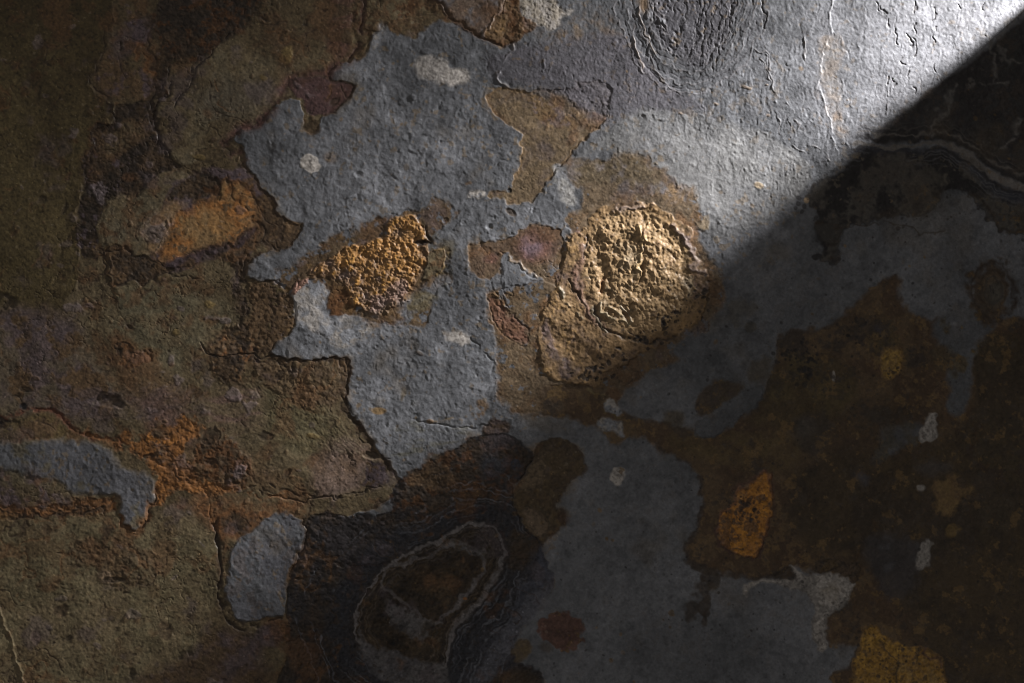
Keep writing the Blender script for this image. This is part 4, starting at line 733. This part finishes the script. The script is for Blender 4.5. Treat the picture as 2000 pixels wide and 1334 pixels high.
for a in (("550,400", "900,640"), ("1380,900", "1540,1110"), ("1650,1190", "1860,1400"), ("1710,660", "1780,750")):
    p_ = P(0, " ".join(a)); sl = box(p_, 10)
    d1, d2, v = cells(X[sl] / 5.2 + WXb[sl] / 6, Y[sl] / 5.0 + WYb[sl] / 6, 3)
    e1, e2, v2 = cells(X[sl] / 14. + WXb[sl] / 9, Y[sl] / 14. + WYb[sl] / 9, 4)
    gra[sl] = 1.35 * np.clip(1 - d1 ** 2 * 1.4, -.3, 1) * (.2 + v) + 1.6 * (1 - e1) * v2 + .4 * N_grain[sl] + .2 * N_grit[sl] + 1.1 * N_fine[sl]
    if a[0].startswith("1"): gra[sl] *= .5
    k = (sst(.62, .9, v) * .35 * TW[3][sl])[..., None]; COL[sl] = COL[sl] * (1 - k) + c3(.12, .085, .06) * k
T[2] = lum; T[3] = gra
for i in range(NT): H += TW[i] * T[i]
H += 1.1 * N_big + .7 * bn(60, seed=380)
H -= .40 * bn(28, seed=381)
H *= .9

# long dark and rusty seams of the weathered layer
DSM = c3(.026, .017, .012); RSM = c3(.17, .075, .026)
for s_, w_, cc, a_ in (
    ("440,-20 470,20 440,50 415,90 385,120 370,160 345,195", 6, DSM, .6), ("300,40 285,90 300,130 318,150 305,200 300,240 318,275 345,305 358,330", 7, DSM, .7),
    ("222,0 220,60 205,95 188,128 172,150 182,180 215,205 228,228 212,250 185,258 190,295 165,325 168,350 160,375 152,405 150,440", 6, DSM, .65),
    ("275,90 268,110 285,130 300,140", 6, RSM, .7), ("330,100 370,60 420,40 470,60 500,30", 8, DSM, .5), ("360,335 400,325 440,345 455,360 470,400 520,440", 6, DSM, .6),
    ("335,365 360,350 400,340 425,360 430,385", 5, DSM, .6), ("205,490 215,540 240,560 300,550 350,525 400,500 460,470 490,450", 5, DSM, .65),
    ("500,692 480,660 470,620 478,560 470,520 480,490 520,470", 7, DSM, .6), ("395,680 430,700 470,690 500,700 560,705 640,706 670,712 676,760 680,800 712,850 735,880 752,905", 5, DSM, .6),
    ("30,810 70,805 110,812 150,835 170,850 215,862 250,880", 4, c3(.10, .036, .02), .75), ("170,850 215,868 240,885 275,900 310,905 335,925 370,940 420,952 480,968 560,972", 6, RSM * 1.2, .75),
    ("0,993 60,1000 120,990 180,985 232,980 240,1005 235,1022 262,1036 290,1015 305,975 318,950", 6, RSM, .7), ("0,1003 60,1008 130,1000 200,994", 4, DSM, .7),
    ("380,850 350,870 330,890 345,915 380,930 400,965 410,1000 425,1030", 7, RSM * 1.3, .7), ("420,1020 432,1080 430,1140 440,1190 470,1225 500,1218", 8, DSM, .6), ("420,870 440,900 430,930 460,950", 6, DSM, .5),
    ("445,915 480,925 500,945 530,960 600,972 650,960", 4, DSM, .5), ("600,990 604,1040 590,1085 570,1120", 5, DSM, .6), ("560,1210 590,1240 560,1260 520,1250", 5, DSM, .5),
    ("60,-10 80,60 60,140 90,220 70,300 100,380", 16, DSM, .35), ("150,440 110,480 120,540 90,600", 12, DSM, .3)):
    line(P(0, s_), w_ * .6, -.8, cc, a_, wa=1.6, wb=2.0, brk=.6, cw=w_)
# faint brushed striations in the weathered layer, tonal drift and dust on the grey
for k in range(16):
    x0 = 470 + 11 * k; t_ = np.linspace(0, 1, 8)
    line(np.stack([x0 + 70 * t_ + 30 * t_ ** 2, 745 + 3 * k + 110 * t_ - 25 * t_ * (1 - t_)], 1), 2.4, .35, (c3(.135, .12, .085) if k % 2 else c3(.075, .06, .042)), .4, wa=1.2, wb=1.0, brk=.7)
for k in range(12):
    a_ = np.linspace(.2, 2.6, 16); q = 30 + 9 * k
    line(np.stack([215 + q * 1.5 * np.cos(a_), 745 + q * .55 * np.sin(a_)], 1), 2.4, .25, (c3(.115, .098, .095) if k % 2 else c3(.075, .06, .056)), .35, wa=1.3, wb=1.0, brk=.6)
gw = TW[0] + TW[6] + TW[4] * .7
fl_ = -.05 + .09 * bn(120, seed=501) + .07 * bn(45, seed=502) + .05 * N_mid2
COL *= (1 + np.clip(fl_, -.35, .35) * np.clip(gw, 0, 1))[..., None]
gb = COL.max(-1) - COL.min(-1)
m = (np.clip(TW[0] + .6 * TW[4], 0, 1) * sst(.8, 2.4, fbm(90, 4, .7, 510)) * .35 * sst(.05, .02, gb))[..., None]; COL[:] = COL * (1 - m) + c3(.125, .098, .066) * m
m = (np.clip(TW[0] + TW[6] * .5, 0, 1) * sst(1.3, 2.6, fbm(7, 2, .8, 520) + .5 * N_mid) * .45)[..., None]; COL[:] = COL * (1 - m) + c3(.16, .115, .065) * m
# thin dark and rusty rims following the old water lines in the weathered layer
wl = TW[1] + TW[5]
for c_, w_, cc, a_ in ((.9, .05, c3(.045, .032, .024), .7), (-.7, .045, c3(.05, .036, .026), .6), (.15, .03, c3(.05, .03, .024), .45), (1.5, .09, c3(.15, .075, .03), .5)):
    m = (a_ * wl * np.exp(-((N_big + .25 * N_mid - c_) / w_) ** 2) * sst(-.4, .8, N_mid2))[..., None]
    COL[:] = COL * (1 - m) + cc * m
    H += -.8 * m[..., 0]
gb = COL.max(-1) - COL.min(-1)
ws = TW[4] * sst(.012, .03, gb)
for c_, w_, cc, a_ in ((.5, .05, c3(.028, .022, .018), .65), (-.6, .05, c3(.030, .024, .019), .6), (1.3, .08, c3(.09, .05, .022), .5)):
    m = (a_ * ws * np.exp(-((N_mid + .5 * N_big - c_) / w_) ** 2) * sst(-.6, .8, N_mid2))[..., None]; COL[:] = COL * (1 - m) + cc * m
m = (ws * sst(.6, 1.8, N_mid2 + .4 * N_fine) * .5)[..., None]; COL[:] = COL * (1 - m) + c3(.034, .027, .022) * m
m = (ws * sst(.9, 2.0, fbm(16, 4, .75, 540)) * .75)[..., None]; COL[:] = COL * (1 - m) + c3(.150, .095, .042) * m
m = (wl * sst(1.0, 2.2, N_mid) * .5)[..., None]; COL[:] = COL * (1 - m) + c3(.115, .058, .026) * m
m = (wl * sst(-1.0, -2.2, N_mid) * .45)[..., None]; COL[:] = COL * (1 - m) + c3(.10, .085, .088) * m
m = (TW[4] * sst(.7, 2.0, N_fine + .4 * N_mid2) * .4)[..., None]; COL[:] = COL * (1 - m) + c3(.05, .042, .036) * m
# fine mineral speckle in the colour itself
sp = (1 + .09 * N_grain * np.clip(1 - .65 * TW[0] - .4 * TW[6] - .5 * TW[4], .3, 1) + .05 * N_fine + .12 * N_grit * np.clip(1 - .7 * TW[0] - .5 * TW[6] - .55 * TW[4], .25, 1))[..., None]
sp = sp + (.9 * sst(2.1, 3.0, bn(2.4, seed=551)) * (TW[1] + TW[5] + .5 * TW[0] + .2 * TW[4]) - .40 * sst(1.4, 2.4, bn(3.4, seed=552)) * np.clip(1 - .7 * TW[0] - .6 * TW[4], 0, 1))[..., None]
COL *= np.clip(sp, .5, 2.0) * (1 - .07 * np.clip(TW[1] + TW[5], 0, 1))[..., None]
spk = sst(1.9, 2.6, fbm(3.1, 1, 1, 400))[..., None] * .22 * (TW[7] + TW[1] * .5 + .25)[..., None]
COL[:] = COL * (1 - spk) + c3(.34, .30, .25) * spk
dk = (sst(.9, 2.2, fbm(4.0, 2, .9, 410)) * (.30 * TW[7] + .45 * TW[2] + .35 * TW[3] + .25 * TW[5] + .12))[..., None]
COL[:] = COL * (1 - dk) + c3(.045, .036, .03) * dk
lu = (COL @ c3(.3, .55, .15))[..., None]
sat_ = ((COL.max(-1) - COL.min(-1)) / (COL.max(-1) + 1e-4))[..., None]
COL = np.clip(lu + (COL - lu) * (1 + (.24 + .34 * np.clip(TW[1] + TW[5] + .4 * TW[4], 0, 1)[..., None] * sst(1500, 700, X)[..., None]) * sst(.85, .25, sat_)), .006, .8)

# ================================================================== 8. material
def new_mat(name):
    m = bpy.data.materials.new(name); m.use_nodes = True
    return m, m.node_tree, m.node_tree.nodes["Principled BSDF"]
mat, nt, bsdf = new_mat("weathered_slate")
L = nt.links.new
at = nt.nodes.new("ShaderNodeAttribute"); at.attribute_name = "mineral_colour"
tc = nt.nodes.new("ShaderNodeTexCoord")
def noise(scale, det=3.0, rough=.6):
    n = nt.nodes.new("ShaderNodeTexNoise"); n.inputs["Scale"].default_value = scale; n.inputs["Detail"].default_value = det; n.inputs["Roughness"].default_value = rough
    L(tc.outputs["Object"], n.inputs["Vector"]); return n
n1 = noise(620, 3, .7); n2 = noise(190, 4, .65)
mr = nt.nodes.new("ShaderNodeMapRange"); mr.inputs[1].default_value = .3; mr.inputs[2].default_value = .7; mr.inputs[3].default_value = .89; mr.inputs[4].default_value = 1.11
L(n1.outputs[0], mr.inputs[0])
vm = nt.nodes.new("ShaderNodeVectorMath"); vm.operation = 'SCALE'
L(at.outputs["Color"], vm.inputs[0]); L(mr.outputs[0], vm.inputs["Scale"]); L(vm.outputs[0], bsdf.inputs["Base Color"])
rr = nt.nodes.new("ShaderNodeMapRange"); rr.inputs[1].default_value = .3; rr.inputs[2].default_value = .7; rr.inputs[3].default_value = .42; rr.inputs[4].default_value = .58
L(n2.outputs[0], rr.inputs[0]); L(rr.outputs[0], bsdf.inputs["Roughness"])
bsdf.inputs["Specular IOR Level"].default_value = .30
b1 = nt.nodes.new("ShaderNodeBump"); b1.inputs["Strength"].default_value = .38; b1.inputs["Distance"].default_value = .0006
L(n1.outputs[0], b1.inputs["Height"]); L(b1.outputs[0], bsdf.inputs["Normal"])

# ================================================================== 9. meshes: one thing, its parts cut out of one continuous surface
root = bpy.data.objects.new("slate_stone", None); scene.collection.objects.link(root)
root.location = (0, 0, 0)
root["label"] = "weathered grey slate stone with rust, ochre crusts and dark mineral bands, filling the frame"
root["category"] = "stone"

XX = ((X - 1000) * S).astype(f4); YY = (-(Y - 667) * S).astype(f4); ZZ = (H * S).astype(f4)
co = np.stack([XX, YY, ZZ], -1).reshape(-1, 3); colr = np.concatenate([COL, np.ones((NY, NX, 1), f4)], -1).reshape(-1, 4)
idx = np.arange(NY * NX).reshape(NY, NX)
quads = np.stack([idx[:-1, :-1], idx[1:, :-1], idx[1:, 1:], idx[:-1, 1:]], -1).reshape(-1, 4)
fpart = PART[:-1, :-1].reshape(-1)
def build(name, q, label=None, parent=root, material=mat):
    used, inv = np.unique(q, return_inverse=True)
    me = bpy.data.meshes.new(name)
    nv, nf = len(used), len(q)
    me.vertices.add(nv); me.vertices.foreach_set("co", co[used].ravel())
    me.loops.add(nf * 4); me.loops.foreach_set("vertex_index", inv.reshape(-1).astype(np.int32))
    me.polygons.add(nf); me.polygons.foreach_set("loop_start", np.arange(0, nf * 4, 4, dtype=np.int32))
    me.update(calc_edges=True)
    a = me.color_attributes.new("mineral_colour", 'FLOAT_COLOR', 'POINT'); a.data.foreach_set("color", colr[used].ravel())
    me.polygons.foreach_set("use_smooth", np.ones(nf, bool))
    me.materials.append(material); me.update()
    o = bpy.data.objects.new(name, me); scene.collection.objects.link(o); o.parent = parent
    if label: o["label"] = label
    return o
for pid, (pn, pl) in enumerate(PARTS):
    sel = fpart == pid
    if sel.sum() > 40: build(pn, quads[sel], pl)

# body of the slab under its face: broken sides and back
def slab_body():
    me = bpy.data.meshes.new("slab_body")
    th = -60.0
    r = np.random.default_rng(3)
    ring_i = np.concatenate([idx[0, ::6], idx[::6, -1][1:], idx[-1, ::-6][1:], idx[::-6, 0][1:-1]])
    top = co[ring_i]; n = len(top)
    mid = top.copy(); mid[:, 2] = th * .5 * S; mid[:, :2] *= 1 + r.normal(.004, .003, (n, 1))
    bot = top.copy(); bot[:, 2] = th * S; bot[:, :2] *= 1 + r.normal(-.002, .003, (n, 1))
    vs = np.concatenate([top, mid, bot]); fs = []
    for k in range(n):
        k2 = (k + 1) % n
        fs.append((k, k2, n + k2, n + k)); fs.append((n + k, n + k2, 2 * n + k2, 2 * n + k))
    fs.append(tuple(range(2 * n, 3 * n)))
    me.from_pydata([tuple(map(float, v)) for v in vs], [], fs)
    a = me.color_attributes.new("mineral_colour", 'FLOAT_COLOR', 'POINT')
    a.data.foreach_set("color", np.tile(np.array([.10, .10, .105, 1], f4), len(vs)))
    me.materials.append(mat); me.update()
    o = bpy.data.objects.new("slab_body", me); scene.collection.objects.link(o); o.parent = root
slab_body()

# ================================================================== 10. the board standing on the slab outside the frame; its upright edge throws the diagonal shadow
def board():
    import bmesh
    m2, t2, b2 = new_mat("matt_board")
    b2.inputs["Base Color"].default_value = (.035, .034, .033, 1); b2.inputs["Roughness"].default_value = .9
    nn = t2.nodes.new("ShaderNodeTexNoise"); nn.inputs["Scale"].default_value = 60
    bb = t2.nodes.new("ShaderNodeBump"); bb.inputs["Strength"].default_value = .2; t2.links.new(nn.outputs[0], bb.inputs["Height"]); t2.links.new(bb.outputs[0], b2.inputs["Normal"])
    p0 = Vector(W3(2094, -62, 0)); p1 = Vector(W3(2098 + .617 * 720, -57 + .787 * 720, 0))
    ax = (p1 - p0).normalized(); nrm = Vector((-ax.y, ax.x, 0)) * -1
    if nrm.dot(Vector((LAMP[0] - 2098, -(LAMP[1] + 57), 0))) < 0: nrm = -nrm
    bm = bmesh.new(); t_ = 8 * S
    v = []
    for z in (-2 * S, 1050 * S):
        for a_, b_ in ((p0, 0), (p1, 0), (p1, 1), (p0, 1)):
            q_ = a_ + nrm * t_ * b_; v.append(bm.verts.new((q_.x, q_.y, z)))
    for f in ((0, 1, 2, 3), (4, 5, 6, 7), (0, 1, 5, 4), (1, 2, 6, 5), (2, 3, 7, 6), (3, 0, 4, 7)): bm.faces.new([v[i] for i in f])
    bmesh.ops.recalc_face_normals(bm, faces=bm.faces)
    me = bpy.data.meshes.new("shade_board"); bm.to_mesh(me); bm.free(); me.materials.append(m2)
    o = bpy.data.objects.new("shade_board", me); scene.collection.objects.link(o)
    o["label"] = "matt black upright board beyond the upper right corner that throws the diagonal shadow"
    o["category"] = "board"
board()
